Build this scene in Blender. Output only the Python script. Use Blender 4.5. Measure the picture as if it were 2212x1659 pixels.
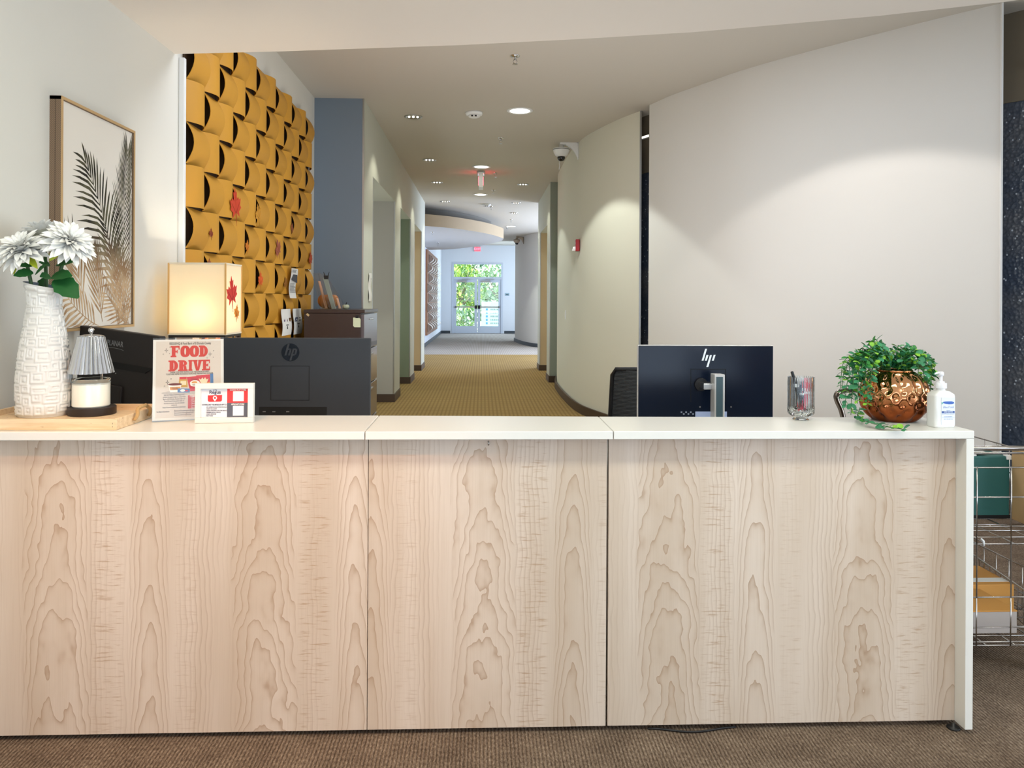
import bpy, math, random
import numpy as np
from mathutils import Matrix, Vector
rnd = random.Random(7)
for o in list(bpy.data.objects): bpy.data.objects.remove(o, do_unlink=True)
SC = bpy.context.scene
COL = SC.collection
PI = math.pi
R = math.radians

# ------------------------------------------------------------------ camera
F, EYE, YAW, ROLL, CX, CY = 1661.0, 1.28, R(2.24), R(0.3), 1106.0, 648.0
fw = Vector((math.sin(YAW), math.cos(YAW), 0)); r0 = Vector((math.cos(YAW), -math.sin(YAW), 0)); u0 = Vector((0, 0, 1))
rt = r0*math.cos(ROLL) + u0*math.sin(ROLL); up = u0*math.cos(ROLL) - r0*math.sin(ROLL)
cd = bpy.data.cameras.new('camera'); cam = bpy.data.objects.new('camera', cd); COL.objects.link(cam)
cd.sensor_width = 36; cd.lens = F/2212*36; cd.shift_y = -(829.5-CY)/2212; cd.clip_end = 200; cd.clip_start = .05
cam.matrix_world = Matrix(((rt.x, up.x, -fw.x, 0), (rt.y, up.y, -fw.y, 0), (rt.z, up.z, -fw.z, EYE), (0, 0, 0, 1)))
SC.camera = cam
# ------------------------------------------------------------------ view, world, lights
SC.view_settings.view_transform = 'Standard'; SC.view_settings.look = 'None'
SC.view_settings.gamma = 1; SC.view_settings.use_curve_mapping = False
SC.view_settings.exposure = 0.0
SC.cycles.caustics_reflective = False
w = bpy.data.worlds.new('sky'); SC.world = w; w.use_nodes = True
wn = w.node_tree
bg = wn.nodes['Background']; sky = wn.nodes.new('ShaderNodeTexSky'); sky.sky_type = 'NISHITA'
sky.sun_disc = False; sky.sun_elevation = R(50); sky.sun_rotation = R(200); sky.altitude = 100
wn.links.new(sky.outputs[0], bg.inputs[0]); bg.inputs[1].default_value = 0.5

# energy and tint of each family of lights, tuned against the photograph
TUNE = {'lobby_window_light': (0.82, (0.87, 0.891, 1.0)), 'lobby_side_fill': (1.185, (0.873, 0.949, 1.0)), 'lobby_ceiling_light': (2.512, (0.949, 1.0, 0.923)), 'desk_ceiling_fill': (0.954, (0.689, 0.8, 1.0)), 'desk_up_fill': (1.095, (0.874, 0.922, 1.0)), 'lobby_warm_bounce_fill': (2.1, (1.0, 0.833, 0.643)), 'lobby_up_fill': (0.395, (0.521, 0.729, 1.0)), 'far_side_fill': (1.25, (0.96, 1.0, 1.0)), 'far_door_daylight': (1.25, (0.96, 1.0, 1.0)), 'hall_side_fill': (2.7, (0.722, 0.815, 1.0)), 'recess_fill': (0.95, (0.842, 0.947, 1.0)), 'wall_washer': (0.66, (0.879, 0.909, 1.0)), 'dl': (1.27, (0.85, 0.961, 1.0)), 'rl': (0.87, (0.954, 1.0, 0.943)), 'shelf_lamp_light': (1.45, (1.0, 0.966, 0.931))}
def lamp(kind, name, loc, energy, color, rot=(0, 0, 0), tune=None, **kw):
    g, tc = TUNE.get(tune or name, (1, (1, 1, 1))); energy *= g; color = tuple(a*b for a, b in zip(color, tc))
    l = bpy.data.lights.new(name, kind); l.energy = energy; l.color = color
    for k, v in kw.items(): setattr(l, k, v)
    o = bpy.data.objects.new(name, l); o.location = loc; o.rotation_euler = rot; COL.objects.link(o); return o

COOL = (0.86, 0.93, 1.0); WARM = (1.0, 0.86, 0.66); NEUT = (1.0, 0.95, 0.87)
lamp('SUN', 'sun', (0, 40, 30), 8.0, (1, .96, .88), (R(38), 0, R(-30)), angle=R(1))
# tall lobby windows behind the photographer; unseen fill lamp added on the right
for wx in (-0.6, 1.2, 3.0):
    lamp('AREA', 'lobby_window_light', (wx, -3.4, 1.45), 26, COOL, (R(90), 0, 0), shape='RECTANGLE', size=1.5, size_y=2.0)
lamp('AREA', 'lobby_side_fill', (4.7, 0.3, 1.3), 110, COOL, (R(90), 0, R(90)), shape='RECTANGLE', size=3.4, size_y=2.2)
# lobby ceiling fixture in front of the counter, out of the frame above
lamp('AREA', 'lobby_ceiling_light', (0.3, 1.25, 2.47), 15, NEUT, (0, 0, 0), shape='RECTANGLE', size=3.2, size_y=.3)
# added overhead and low upward fills at the work desk, hidden above the lobby ceiling edge and behind the counter
lamp('AREA', 'desk_ceiling_fill', (0.3, 4.25, 3.1), 40, NEUT, (0, 0, 0), shape='RECTANGLE', size=2.6, size_y=.6)
lamp('AREA', 'desk_up_fill', (0.3, 4.9, 0.42), 30, NEUT, (R(180-10), 0, 0), shape='RECTANGLE', size=2.0, size_y=.8)
lamp('SPOT', 'lobby_warm_bounce_fill', (-0.75, 0.75, 2.45), 44, (1, .48, .12), (R(40), 0, R(0)), spot_size=R(48), spot_blend=.9, shadow_soft_size=.06)  # spot added to stand in for warm bounce on the left counter front
# two upward fills added unseen behind the photographer to wash the ceilings
for ux in (-0.7, 1.6):
    lamp('AREA', 'lobby_up_fill', (ux, -0.7, 0.7), 75, (1, .95, .88), (R(180-14), 0, 0), shape='RECTANGLE', size=1.6, size_y=.8)
# unseen fill lamps added round the corridor corners, plus daylight through the far doors
lamp('AREA', 'far_side_fill', (2.9, 26.6, 1.8), 120, (0.72, .85, 1.0), (R(90), 0, R(90)), shape='RECTANGLE', size=3.5, size_y=2.4)
lamp('AREA', 'far_door_daylight', (0, 28.95, 1.5), 30, (0.72, .86, 1.0), (R(-90), 0, 0), shape='RECTANGLE', size=1.8, size_y=2.6)
lamp('AREA', 'hall_side_fill', (4.2, 17.3, 1.7), 190, (0.85, .92, 1.0), (R(90), 0, R(90)), shape='RECTANGLE', size=3.6, size_y=2.2)
# unseen fill lamps added inside the corridor recesses
for ry, rx, rc, re in ((8.66, -2.8, (1, .97, .92), 30), (11.0, -2.8, (.92, 1, .9), 22), (13.15, -2.8, (1, .9, .74), 22), (13.2, 2.7, (1, .9, .74), 22)):
    lamp('AREA', 'recess_fill', (rx, ry, 1.4), re, rc, (R(115), 0, R(-90 if rx < 0 else 90)), shape='RECTANGLE', size=1.2, size_y=1.4)

# ------------------------------------------------------------------ helpers
def ray(x, y): return fw + (x-CX)/F*rt - (y-CY)/F*up
EYEV = Vector((0, 0, EYE))
def ox(x, y, X): d = ray(x, y); return EYEV + d*(X/d.x)
def oy(x, y, Y): d = ray(x, y); return EYEV + d*(Y/d.y)
def oz(x, y, Z): d = ray(x, y); return EYEV + d*((Z-EYE)/d.z)

def lin(c): return tuple((v/12.92 if v <= .04045 else ((v+.055)/1.055)**2.4) for v in c)
def rgb(r, g, b): return lin((r/255, g/255, b/255)) + (1,)
MATS = {}
def mat(name, col, rough=.6, metal=0, spec=.5, bump=0, bscale=200, var=0, vscale=3, emit=None, estr=0, trans=0, ior=1.45, coat=0, alpha=1):
    m = bpy.data.materials.new(name); m.use_nodes = True; nt = m.node_tree; b = nt.nodes['Principled BSDF']
    b.inputs['Base Color'].default_value = col; b.inputs['Roughness'].default_value = rough; b.inputs['Metallic'].default_value = metal
    b.inputs['Specular IOR Level'].default_value = spec; b.inputs['Transmission Weight'].default_value = trans; b.inputs['IOR'].default_value = ior
    b.inputs['Coat Weight'].default_value = coat
    if emit: b.inputs['Emission Color'].default_value = emit; b.inputs['Emission Strength'].default_value = estr
    if bump or var:
        tc = nt.nodes.new('ShaderNodeTexCoord')
    if var:
        n = nt.nodes.new('ShaderNodeTexNoise'); n.inputs['Scale'].default_value = vscale; n.inputs['Detail'].default_value = 4
        nt.links.new(tc.outputs['Object'], n.inputs['Vector'])
        mx = nt.nodes.new('ShaderNodeMix'); mx.data_type = 'RGBA'
        mx.inputs['A'].default_value = tuple(max(0, c*(1-var)) for c in col[:3])+(1,); mx.inputs['B'].default_value = tuple(min(1, c*(1+var)) for c in col[:3])+(1,)
        nt.links.new(n.outputs['Fac'], mx.inputs['Factor']); nt.links.new(mx.outputs['Result'], b.inputs['Base Color'])
    if bump:
        n2 = nt.nodes.new('ShaderNodeTexNoise'); n2.inputs['Scale'].default_value = bscale; n2.inputs['Detail'].default_value = 3
        nt.links.new(tc.outputs['Object'], n2.inputs['Vector'])
        bp = nt.nodes.new('ShaderNodeBump'); bp.inputs['Strength'].default_value = bump; bp.inputs['Distance'].default_value = .004
        nt.links.new(n2.outputs['Fac'], bp.inputs['Height']); nt.links.new(bp.outputs['Normal'], b.inputs['Normal'])
    MATS[name] = m; return m

class NM:   # little node-math writer
    def __init__(s, nt): s.nt = nt
    def op(s, o, *a):
        n = s.nt.nodes.new('ShaderNodeMath'); n.operation = o
        for i, v in enumerate(a):
            if isinstance(v, (int, float)): n.inputs[i].default_value = v
            else: s.nt.links.new(v, n.inputs[i])
        return n.outputs[0]
    def add(s, a, b): return s.op('ADD', a, b)
    def sub(s, a, b): return s.op('SUBTRACT', a, b)
    def mul(s, a, b): return s.op('MULTIPLY', a, b)
    def div(s, a, b): return s.op('DIVIDE', a, b)
    def pw(s, a, b): return s.op('POWER', a, b)
    def fr(s, a): return s.op('FRACT', a)
    def ab(s, a): return s.op('ABSOLUTE', a)
    def sin(s, a): return s.op('SINE', a)
    def mr(s, v, a, b, c, d):
        n = s.nt.nodes.new('ShaderNodeMapRange'); n.interpolation_type = 'SMOOTHSTEP'
        s.nt.links.new(v, n.inputs['Value'])
        for k, q in zip(('From Min', 'From Max', 'To Min', 'To Max'), (a, b, c, d)): n.inputs[k].default_value = q
        return n.outputs[0]
    def comb(s, x, y, z):
        n = s.nt.nodes.new('ShaderNodeCombineXYZ')
        for i, v in enumerate((x, y, z)):
            if isinstance(v, (int, float)): n.inputs[i].default_value = v
            else: s.nt.links.new(v, n.inputs[i])
        return n.outputs[0]
    def noise(s, vec, scale=1, detail=2, rough=.5):
        n = s.nt.nodes.new('ShaderNodeTexNoise'); n.inputs['Scale'].default_value = scale; n.inputs['Detail'].default_value = detail; n.inputs['Roughness'].default_value = rough
        s.nt.links.new(vec, n.inputs['Vector']); return n.outputs['Fac']
    def xyz(s):
        t = s.nt.nodes.new('ShaderNodeTexCoord'); q = s.nt.nodes.new('ShaderNodeSeparateXYZ'); s.nt.links.new(t.outputs['Object'], q.inputs[0]); return q.outputs
    def mixc(s, f, a, b):
        n = s.nt.nodes.new('ShaderNodeMix'); n.data_type = 'RGBA'
        for k, v in (('Factor', f), ('A', a), ('B', b)):
            if isinstance(v, (int, float, tuple)): n.inputs[k].default_value = v
            else: s.nt.links.new(v, n.inputs[k])
        return n.outputs['Result']
    def ramp(s, f, stops):
        n = s.nt.nodes.new('ShaderNodeValToRGB'); s.nt.links.new(f, n.inputs[0]); e = n.color_ramp.elements
        while len(e) < len(stops): e.new(.5)
        for q, (p, c) in zip(e, stops): q.position = p; q.color = c
        return n.outputs[0]
    def bump(s, h, strength, dist, bsdf):
        n = s.nt.nodes.new('ShaderNodeBump'); n.inputs['Strength'].default_value = strength; n.inputs['Distance'].default_value = dist
        s.nt.links.new(h, n.inputs['Height']); s.nt.links.new(n.outputs[0], bsdf.inputs['Normal'])

def newmat(name, rough=.5, spec=.5, metal=0):
    m = bpy.data.materials.new(name); m.use_nodes = True; b = m.node_tree.nodes['Principled BSDF']
    b.inputs['Roughness'].default_value = rough; b.inputs['Specular IOR Level'].default_value = spec; b.inputs['Metallic'].default_value = metal
    MATS[name] = m; return m, b, NM(m.node_tree)

def wmat(o):
    m = o.matrix_basis.copy(); p = o.parent
    while p: m = p.matrix_basis @ m; p = p.parent
    return m

class MB:
    def __init__(s): s.v = []; s.f = []; s.mi = []; s.cur = 0
    def add(s, vs, fs, M=None):
        b = len(s.v)
        for q in vs:
            q = Vector(q)
            s.v.append(M @ q if M is not None else q)
        for f in fs: s.f.append([b+i for i in f]); s.mi.append(s.cur)
        return s
    def box(s, x0, x1, y0, y1, z0, z1, M=None):
        vs = [(x, y, z) for z in (z0, z1) for y in (y0, y1) for x in (x0, x1)]
        return s.add(vs, [(0, 2, 3, 1), (4, 5, 7, 6), (0, 1, 5, 4), (1, 3, 7, 5), (3, 2, 6, 7), (2, 0, 4, 6)], M)
    def prism(s, poly, z0, z1, M=None, cap0=True):
        n = len(poly); vs = [(p[0], p[1], z0) for p in poly]+[(p[0], p[1], z1) for p in poly]
        fs = [list(range(n, 2*n))]
        if cap0: fs.append(list(range(n-1, -1, -1)))
        fs += [(i, (i+1) % n, n+(i+1) % n, n+i) for i in range(n)]
        return s.add(vs, fs, M)
    def ring(s, outer, inner, z0, z1, M=None):   # two polygons with the same count
        n = len(outer); vs = [(p[0], p[1], z) for z in (z0, z1) for pl in (outer, inner) for p in pl]
        fs = []
        for i in range(n):
            j = (i+1) % n
            fs += [(2*n+i, 2*n+j, 3*n+j, 3*n+i), (i, n+i, n+j, j), (i, j, 2*n+j, 2*n+i), (n+i, 3*n+i, 3*n+j, n+j)]
        return s.add(vs, fs, M)
    def lathe(s, prof, n=32, M=None, cap=True):
        vs = []; fs = []; k = len(prof)
        for i in range(n):
            a = 2*PI*i/n
            for r, z in prof: vs.append((r*math.cos(a), r*math.sin(a), z))
        for i in range(n):
            j = (i+1) % n
            for q in range(k-1): fs.append((i*k+q, j*k+q, j*k+q+1, i*k+q+1))
        if cap:
            if prof[0][0] > 1e-6: fs.append([i*k for i in range(n-1, -1, -1)])
            if prof[-1][0] > 1e-6: fs.append([i*k+k-1 for i in range(n)])
        return s.add(vs, fs, M)
    def cyl(s, p, q, r, n=10, r2=None):
        p = Vector(p); q = Vector(q); d = q-p
        M = Matrix.Translation(p) @ d.to_track_quat('Z', 'Y').to_matrix().to_4x4()
        return s.lathe([(r, 0), (r if r2 is None else r2, d.length)], n, M)
    def tube(s, pts, r, n=8, closed=False):
        pts = [Vector(p) for p in pts]; k = len(pts); vs = []; fs = []
        nrm = None
        for i, p in enumerate(pts):
            a = pts[i-1] if (i > 0 or closed) else p; b = pts[(i+1) % k] if (i < k-1 or closed) else p
            t = (b-a).normalized()
            if nrm is None:
                nrm = t.orthogonal().normalized()
            else:
                nrm = (nrm - t*nrm.dot(t)).normalized()
            bi = t.cross(nrm); rr = r[i] if isinstance(r, (list, tuple)) else r
            for j in range(n):
                a2 = 2*PI*j/n; vs.append(p+nrm*(rr*math.cos(a2))+bi*(rr*math.sin(a2)))
        for i in range(k if closed else k-1):
            i2 = (i+1) % k
            for j in range(n):
                j2 = (j+1) % n; fs.append((i*n+j, i*n+j2, i2*n+j2, i2*n+j))
        if not closed: fs.append(list(range(n-1, -1, -1))); fs.append([(k-1)*n+j for j in range(n)])
        return s.add(vs, fs)
    def grid(s, fn, nu, nv, closeu=False):
        vs = [fn(i/nu, j/nv) for i in range(nu+(0 if closeu else 1)) for j in range(nv+1)]; fs = []
        N = nu if closeu else nu+1
        for i in range(nu):
            i2 = (i+1) % N
            for j in range(nv): fs.append((i*(nv+1)+j, i2*(nv+1)+j, i2*(nv+1)+j+1, i*(nv+1)+j+1))
        return s.add(vs, fs)
    def mesh(s, name, mats, smooth=False):
        me = bpy.data.meshes.new(name); me.from_pydata([tuple(q) for q in s.v], [], s.f); me.update()
        for m in (mats if isinstance(mats, (list, tuple)) else [mats]): me.materials.append(m)
        if len(me.materials) > 1: me.polygons.foreach_set('material_index', s.mi)
        if smooth: me.polygons.foreach_set('use_smooth', [True]*len(me.polygons))
        return me
    def build(s, name, mats, parent=None, smooth=False, bevel=0, local=False, kind=None, label=None, seg=2, auto=None):
        if parent is not None and not local:
            inv = wmat(parent).inverted(); s.v = [inv @ q for q in s.v]
        me = s.mesh(name, mats, smooth or auto is not None)
        o = bpy.data.objects.new(name, me); COL.objects.link(o); o.parent = parent
        if auto is not None:
            me.set_sharp_from_angle(angle=R(auto))
        if bevel:
            b = o.modifiers.new('bevel', 'BEVEL'); b.width = bevel; b.segments = seg; b.limit_method = 'ANGLE'; b.angle_limit = R(40)
        if kind: o['kind'] = kind
        if label: o['label'] = label
        return o

def tag(o, label, cat=None, group=None, kind=None):
    o['label'] = label
    if cat: o['category'] = cat
    if group: o['group'] = group
    if kind: o['kind'] = kind
    return o
def thing(name, label, cat, loc=(0, 0, 0), rotz=0, group=None, M=None):
    o = bpy.data.objects.new(name, None); COL.objects.link(o); o.empty_display_size = .05
    if M is not None: o.matrix_basis = M
    else: o.location = loc; o.rotation_euler = (0, 0, rotz); o.matrix_basis = Matrix.Translation(Vector(loc)) @ Matrix.Rotation(rotz, 4, 'Z')
    return tag(o, label, cat, group)
def struct(name, mb, m, label=None, parent=None, **kw):
    o = mb.build(name, m, parent, **kw)
    if parent is None: o['kind'] = 'structure'
    if label: o['label'] = label
    return o
def inst(name, me, parent, M):
    o = bpy.data.objects.new(name, me); COL.objects.link(o); o.parent = parent; o.matrix_basis = M; return o
def copy_thing(root, M, label, group=None):
    r = root.copy(); COL.objects.link(r); r.matrix_basis = M; r['label'] = label
    if group: r['group'] = group
    for ch in list(root.children):
        c = ch.copy(); COL.objects.link(c); c.parent = r
        for g in ch.children:
            d = g.copy(); COL.objects.link(d); d.parent = c
    return r
def frame(o, x, y):     # matrix from origin, right vector, up vector
    x = Vector(x).normalized(); y = Vector(y); y = (y - x*x.dot(y)).normalized(); z = x.cross(y)
    return Matrix(((x.x, y.x, z.x, o[0]), (x.y, y.y, z.y, o[1]), (x.z, y.z, z.z, o[2]), (0, 0, 0, 1)))
def txt(s, size, parent, M, m, name='lettering', ax='CENTER', bold=0, shear=0, depth=.0002, space=1, line=1, sx=1):
    c = bpy.data.curves.new('t', 'FONT'); c.body = s; c.size = size; c.align_x = ax; c.align_y = 'CENTER'; c.offset = bold*size; c.shear = shear
    c.extrude = depth; c.space_character = space; c.space_line = line; c.resolution_u = 3
    o = bpy.data.objects.new('t', c); COL.objects.link(o); dg = bpy.context.evaluated_depsgraph_get()
    me = bpy.data.meshes.new_from_object(o.evaluated_get(dg)); bpy.data.objects.remove(o); bpy.data.curves.remove(c)
    me.name = name; me.materials.clear(); me.materials.append(m)
    me.transform(M @ Matrix.Diagonal((sx, 1, 1, 1)))
    q = bpy.data.objects.new(name, me); COL.objects.link(q); q.parent = parent; return q
def T(x, y, z=0): return Matrix.Translation((x, y, z))
def circ(cx, cy, rx, ry=None, n=20, a0=0, a1=2*PI):
    ry = rx if ry is None else ry; full = abs(a1-a0-2*PI) < 1e-6
    return [(cx+rx*math.cos(a0+(a1-a0)*i/(n if full else n-1)), cy+ry*math.sin(a0+(a1-a0)*i/(n if full else n-1))) for i in range(n)]
def catmull(pts, n=6):
    out = []; P = [Vector(p) for p in pts]
    for i in range(len(P)-1):
        a = P[max(i-1, 0)]; b = P[i]; c = P[i+1]; d = P[min(i+2, len(P)-1)]
        for k in range(n):
            t = k/n; out.append(.5*((2*b)+(c-a)*t+(2*a-5*b+4*c-d)*t*t+(3*b-a-3*c+d)*t**3))
    out.append(P[-1]); return out

# ------------------------------------------------------------------ materials
white_wall = mat('white_wall', rgb(228, 224, 214), .75, bump=.05, bscale=160)
lobby_wall = mat('lobby_wall', rgb(222, 218, 208), .75, bump=.05, bscale=160)
ceil_paint = mat('ceiling_paint', rgb(205, 198, 186), .85)
lobby_ceil = mat('lobby_ceiling_paint', rgb(236, 226, 214), .85)
blue_wall = mat('blue_wall', rgb(118, 130, 142), .6, bump=.05, bscale=160)
sage_wall = mat('sage_wall', rgb(196, 197, 184), .65, bump=.05, bscale=160)
grey_wall = mat('grey_wall', rgb(168, 164, 154), .65)
green_wall = mat('green_wall', rgb(130, 140, 118), .65)
tan_wall = mat('tan_wall', rgb(206, 184, 150), .65)
slate_wall = mat('slate_wall', rgb(152, 162, 154), .65)
pale_curve = mat('pale_curved_wall', rgb(226, 224, 219), .7, bump=.04, bscale=160)
cream_curve = mat('cream_curved_wall', rgb(224, 221, 205), .7, bump=.04, bscale=160)
far_white = mat('far_white_wall', rgb(226, 230, 238), .75)
brown_bulk = mat('brown_bulkhead', rgb(130, 118, 100), .7)
base_brown = mat('baseboard_brown', rgb(74, 58, 46), .45)
base_grey = mat('baseboard_grey', rgb(72, 78, 84), .45)
steel = mat('brushed_steel', rgb(190, 190, 188), .28, 1)
chrome = mat('chrome', rgb(225, 225, 225), .1, 1)
white_metal = mat('white_metal', rgb(236, 236, 234), .35)
white_plastic = mat('white_plastic', rgb(238, 238, 236), .4)
black_plastic = mat('black_plastic', rgb(26, 25, 26), .4)
black_matt = mat('black_matt', rgb(14, 14, 15), .8)
laminate = mat('white_laminate', rgb(230, 228, 222), .28)
paper = mat('white_paper', rgb(226, 224, 218), .8)
ink = mat('black_ink', rgb(40, 38, 40), .8)
ink_navy = mat('navy_ink', rgb(44, 52, 84), .8)
red_ink = mat('red_ink', rgb(200, 52, 38), .8)

m, b, N = newmat('lobby_carpet', .95, .1)
X, Y, Z = N.xyz()
rib = N.ab(N.sin(N.mul(X, 2*PI/.022)))
yarn = N.noise(N.comb(N.mul(X, 230), N.mul(Y, 75), 0), 1, 3, .7)
blot = N.noise(N.comb(N.mul(X, 9), N.mul(Y, 9), 3), 1, 3)
f = N.add(N.mul(yarn, .75), N.add(N.mul(rib, .13), N.mul(blot, .22)))
N.nt.links.new(N.ramp(f, [(.30, rgb(48, 38, 31)), (.5, rgb(98, 82, 69)), (.66, rgb(136, 118, 101)), (.85, rgb(186, 170, 150))]), b.inputs['Base Color'])
N.bump(N.add(yarn, rib), .6, .006, b); carpet = m
def ribbed(name, c0, c1, c2):
    m, b, N = newmat(name, .95, .1)
    X, Y, Z = N.xyz()
    g = N.mul(N.ab(N.sin(N.mul(X, PI/.045))), N.ab(N.sin(N.mul(Y, PI/.09))))
    nz = N.noise(N.comb(N.mul(X, 60), N.mul(Y, 60), 0), 1, 3, .7)
    big = N.noise(N.comb(N.mul(X, .7), N.mul(Y, .7), 0), 1, 2)
    f = N.add(N.mul(g, .45), N.add(N.mul(nz, .25), N.mul(big, .3)))
    N.nt.links.new(N.ramp(f, [(.15, rgb(*c0)), (.5, rgb(*c1)), (.8, rgb(*c2))]), b.inputs['Base Color'])
    N.bump(g, .3, .004, b); return m
carpet2 = ribbed('corridor_carpet', (122, 98, 60), (150, 124, 78), (172, 145, 95)); carpet_daylit = ribbed('far_carpet_daylit', (132, 124, 116), (166, 158, 150), (188, 180, 172))  # far carpet colour greyed to paint in the cool daylight

def maple(name, x0, z0):
    m, b, N = newmat(name, .42, .4)
    X, Y, Z = N.xyz()
    per = .595
    s = N.mul(N.fr(N.div(N.sub(X, x0), per)), per)
    zz = N.add(Z, z0)
    wob = N.noise(N.comb(N.mul(X, 9.5), 0, N.mul(zz, 4.4)), 1, 3, .5)
    wob2 = N.noise(N.comb(N.mul(X, 26), 5, N.mul(zz, 14)), 1, 2, .5)
    slow = N.noise(N.comb(0, 2, N.mul(zz, 2.6)), 1, 1)
    dist = N.add(N.mul(N.sub(wob, .5), 6.0), N.mul(N.sub(wob2, .5), .8))
    d1 = N.add(N.sub(s, .16), N.mul(N.sub(slow, .5), .07))
    q1 = N.div(d1, .085)
    R1 = N.add(N.add(N.div(zz, .13), N.mul(N.mul(q1, q1), 2.6)), N.mul(dist, .9))
    d2 = N.add(N.sub(s, .425), N.mul(N.sub(slow, .5), .03))
    q2 = N.div(d2, .05)
    R2 = N.add(N.add(N.div(zz, .17), N.mul(N.mul(q2, q2), 2.4)), N.mul(dist, .55))
    R3 = N.add(N.div(X, .0135), N.mul(dist, .55))
    k1 = N.mr(N.ab(d1), .085, .095, 1, 0); k2 = N.mr(N.ab(d2), .05, .06, 1, 0)
    line = lambda r, p: N.pw(N.fr(r), p)
    L = N.add(N.mul(line(R1, 7), k1), N.mul(line(R2, 7), k2))
    soft = N.add(N.mul(line(R1, 1.5), k1), N.mul(line(R2, 1.5), k2))
    rest = N.mul(N.sub(1, k1), N.sub(1, k2))
    amp = N.mr(N.noise(N.comb(N.mul(X, 13), 0, N.mul(zz, .5)), 1, 1), .4, .65, 0, .75)
    L = N.add(L, N.mul(N.mul(line(R3, 4), rest), amp))
    # cross figure flecks between the two cathedral bands
    fm = N.add(N.mul(N.mr(N.ab(N.sub(s, .305)), .03, .055, 1, 0), 1), N.mul(N.mr(N.ab(N.sub(s, .53)), .02, .04, 1, 0), .45))
    fl = N.noise(N.comb(N.mul(X, 16), 9, N.mul(zz, 170)), 1, 3, .6)
    fl = N.mul(N.mr(fl, .52, .68, 0, 1), fm)
    fine = N.noise(N.comb(N.mul(X, 420), 0, N.mul(zz, 6)), 1, 2)
    band = N.noise(N.comb(N.mul(X, 7), 0, N.mul(zz, .8)), 1, 3)
    c = N.mixc(N.mr(band, .3, .7, 0, 1), rgb(222, 206, 191), rgb(206, 187, 168))
    c = N.mixc(N.mul(soft, .24), c, rgb(190, 162, 134))
    c = N.mixc(N.mul(L, .62), c, rgb(158, 124, 94))
    c = N.mixc(N.mul(fl, .6), c, rgb(170, 134, 100))
    c = N.mixc(N.mul(N.mr(fine, .45, .75, 0, 1), .14), c, rgb(180, 154, 128))
    N.nt.links.new(c, b.inputs['Base Color'])
    return m

gold = mat('gold_felt', rgb(198, 142, 46), .55, bump=.15, bscale=500, var=.05, vscale=2)
gold_back = mat('dark_panel_backing', rgb(70, 52, 36), .7)
white_tile = mat('white_textured_tile', rgb(232, 224, 214), .6)
brown_board = mat('brown_board', rgb(140, 96, 66), .6)

# ------------------------------------------------------------------ room shell
HC = 3.12; LC = 2.5; XL = -1.54
struct('floor', MB().box(-3.3, 5.2, -3.7, 6.0, -.1, 0), carpet, 'brown ribbed carpet of the lobby floor in front of the reception counter')
struct('floor', MB().box(-3.3, 5.2, 6.0, 18.0, -.1, 0), carpet2, 'golden brown square-ribbed corridor carpet between the openings')
struct('floor', MB().box(-3.3, 5.2, 18.0, 30.0, -.1, 0), carpet_daylit, 'corridor carpet of the far hall, greyed for cool daylight from the glass doors')
struct('wall_left', MB().box(XL-.15, XL, -3.7, 7.1, 0, 3.4), lobby_wall, 'off-white left wall carrying the palm picture and gold panelling')
struct('wall_rear', MB().box(-1.7, 5.2, -3.7, -3.55, 0, 3.4), lobby_wall, 'lobby wall behind the photographer')
struct('wall_right', MB().box(5.0, 5.2, -3.7, 30.0, 0, 3.6), white_wall, 'outer right wall behind the curved walls')
struct('wall_outer', MB().box(-3.3, -3.1, 7.0, 30.0, 0, 3.6), white_wall, 'outer left wall behind the corridor recesses')
struct('wall_inner', MB().box(-3.3, XL-.15, 6.95, 7.1, 0, 3.6), white_wall, 'wall closing the corridor recesses towards the lobby')
struct('ceiling', MB().box(-3.3, 5.2, 0.8, 24.0, HC, HC+.15), ceil_paint, 'beige corridor ceiling with downlights')
struct('ceiling', MB().box(-3.3, 5.2, 24.0, 30.0, 3.36, 3.5), ceil_paint, 'raised ceiling before the far glass doors')
struct('ceiling', MB().box(-3.3, 5.2, 24.0, 24.1, 3.12, 3.5), ceil_paint, 'step up in the ceiling before the far doors')
edge = [(XL, 3.905), (-1.0, 3.835), (-.1, 3.69), (.45, 3.575), (.957, 3.455), (1.69, 3.215), (2.1, 3.045), (3.0, 2.6), (5.1, 1.4)]
struct('ceiling', MB().prism([(5.1, -3.6), (5.1, 1.4)] + [p for p in reversed(edge[:-1])] + [(XL, -3.6)], LC, HC-.001), lobby_ceil, 'lower cream lobby ceiling ending in a slanting edge')

# curved white wall in two segments with a slot between
def curve_wall(name, pts, z0, z1, thick, m, label, n=6, smooth=True):
    P = catmull([Vector((p[0], p[1], 0)) for p in pts], n); k = len(P); mb = MB(); out = []
    for i, p in enumerate(P):
        t = (P[min(i+1, k-1)]-P[max(i-1, 0)]).normalized(); nn = Vector((t.y, -t.x, 0)); out.append((p, p-nn*thick))
    vs = []
    for p, q in out: vs += [(p.x, p.y, z0), (p.x, p.y, z1), (q.x, q.y, z0), (q.x, q.y, z1)]
    fs = []
    for i in range(k-1):
        a = 4*i; c = a+4
        fs += [(a, a+1, c+1, c), (a+2, c+2, c+3, a+3), (a+1, a+3, c+3, c+1), (a, c, c+2, a+2)]
    fs += [(0, 2, 3, 1), (4*k-4, 4*k-3, 4*k-1, 4*k-2)]
    mb.add(vs, fs)
    return struct(name, mb, m, label, auto=40)
segA = [(1.20, 12.1), (1.11, 11.3), (1.085, 10.5), (1.085, 9.8), (1.10, 9.2), (1.145, 8.65), (1.263, 8.13), (1.388, 7.73), (1.526, 7.41)]
segB = [(1.565, 7.178), (1.685, 6.83), (1.875, 6.43), (2.083, 6.02), (2.378, 5.59), (2.713, 5.166), (2.953, 4.867), (3.181, 4.606)]
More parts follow.
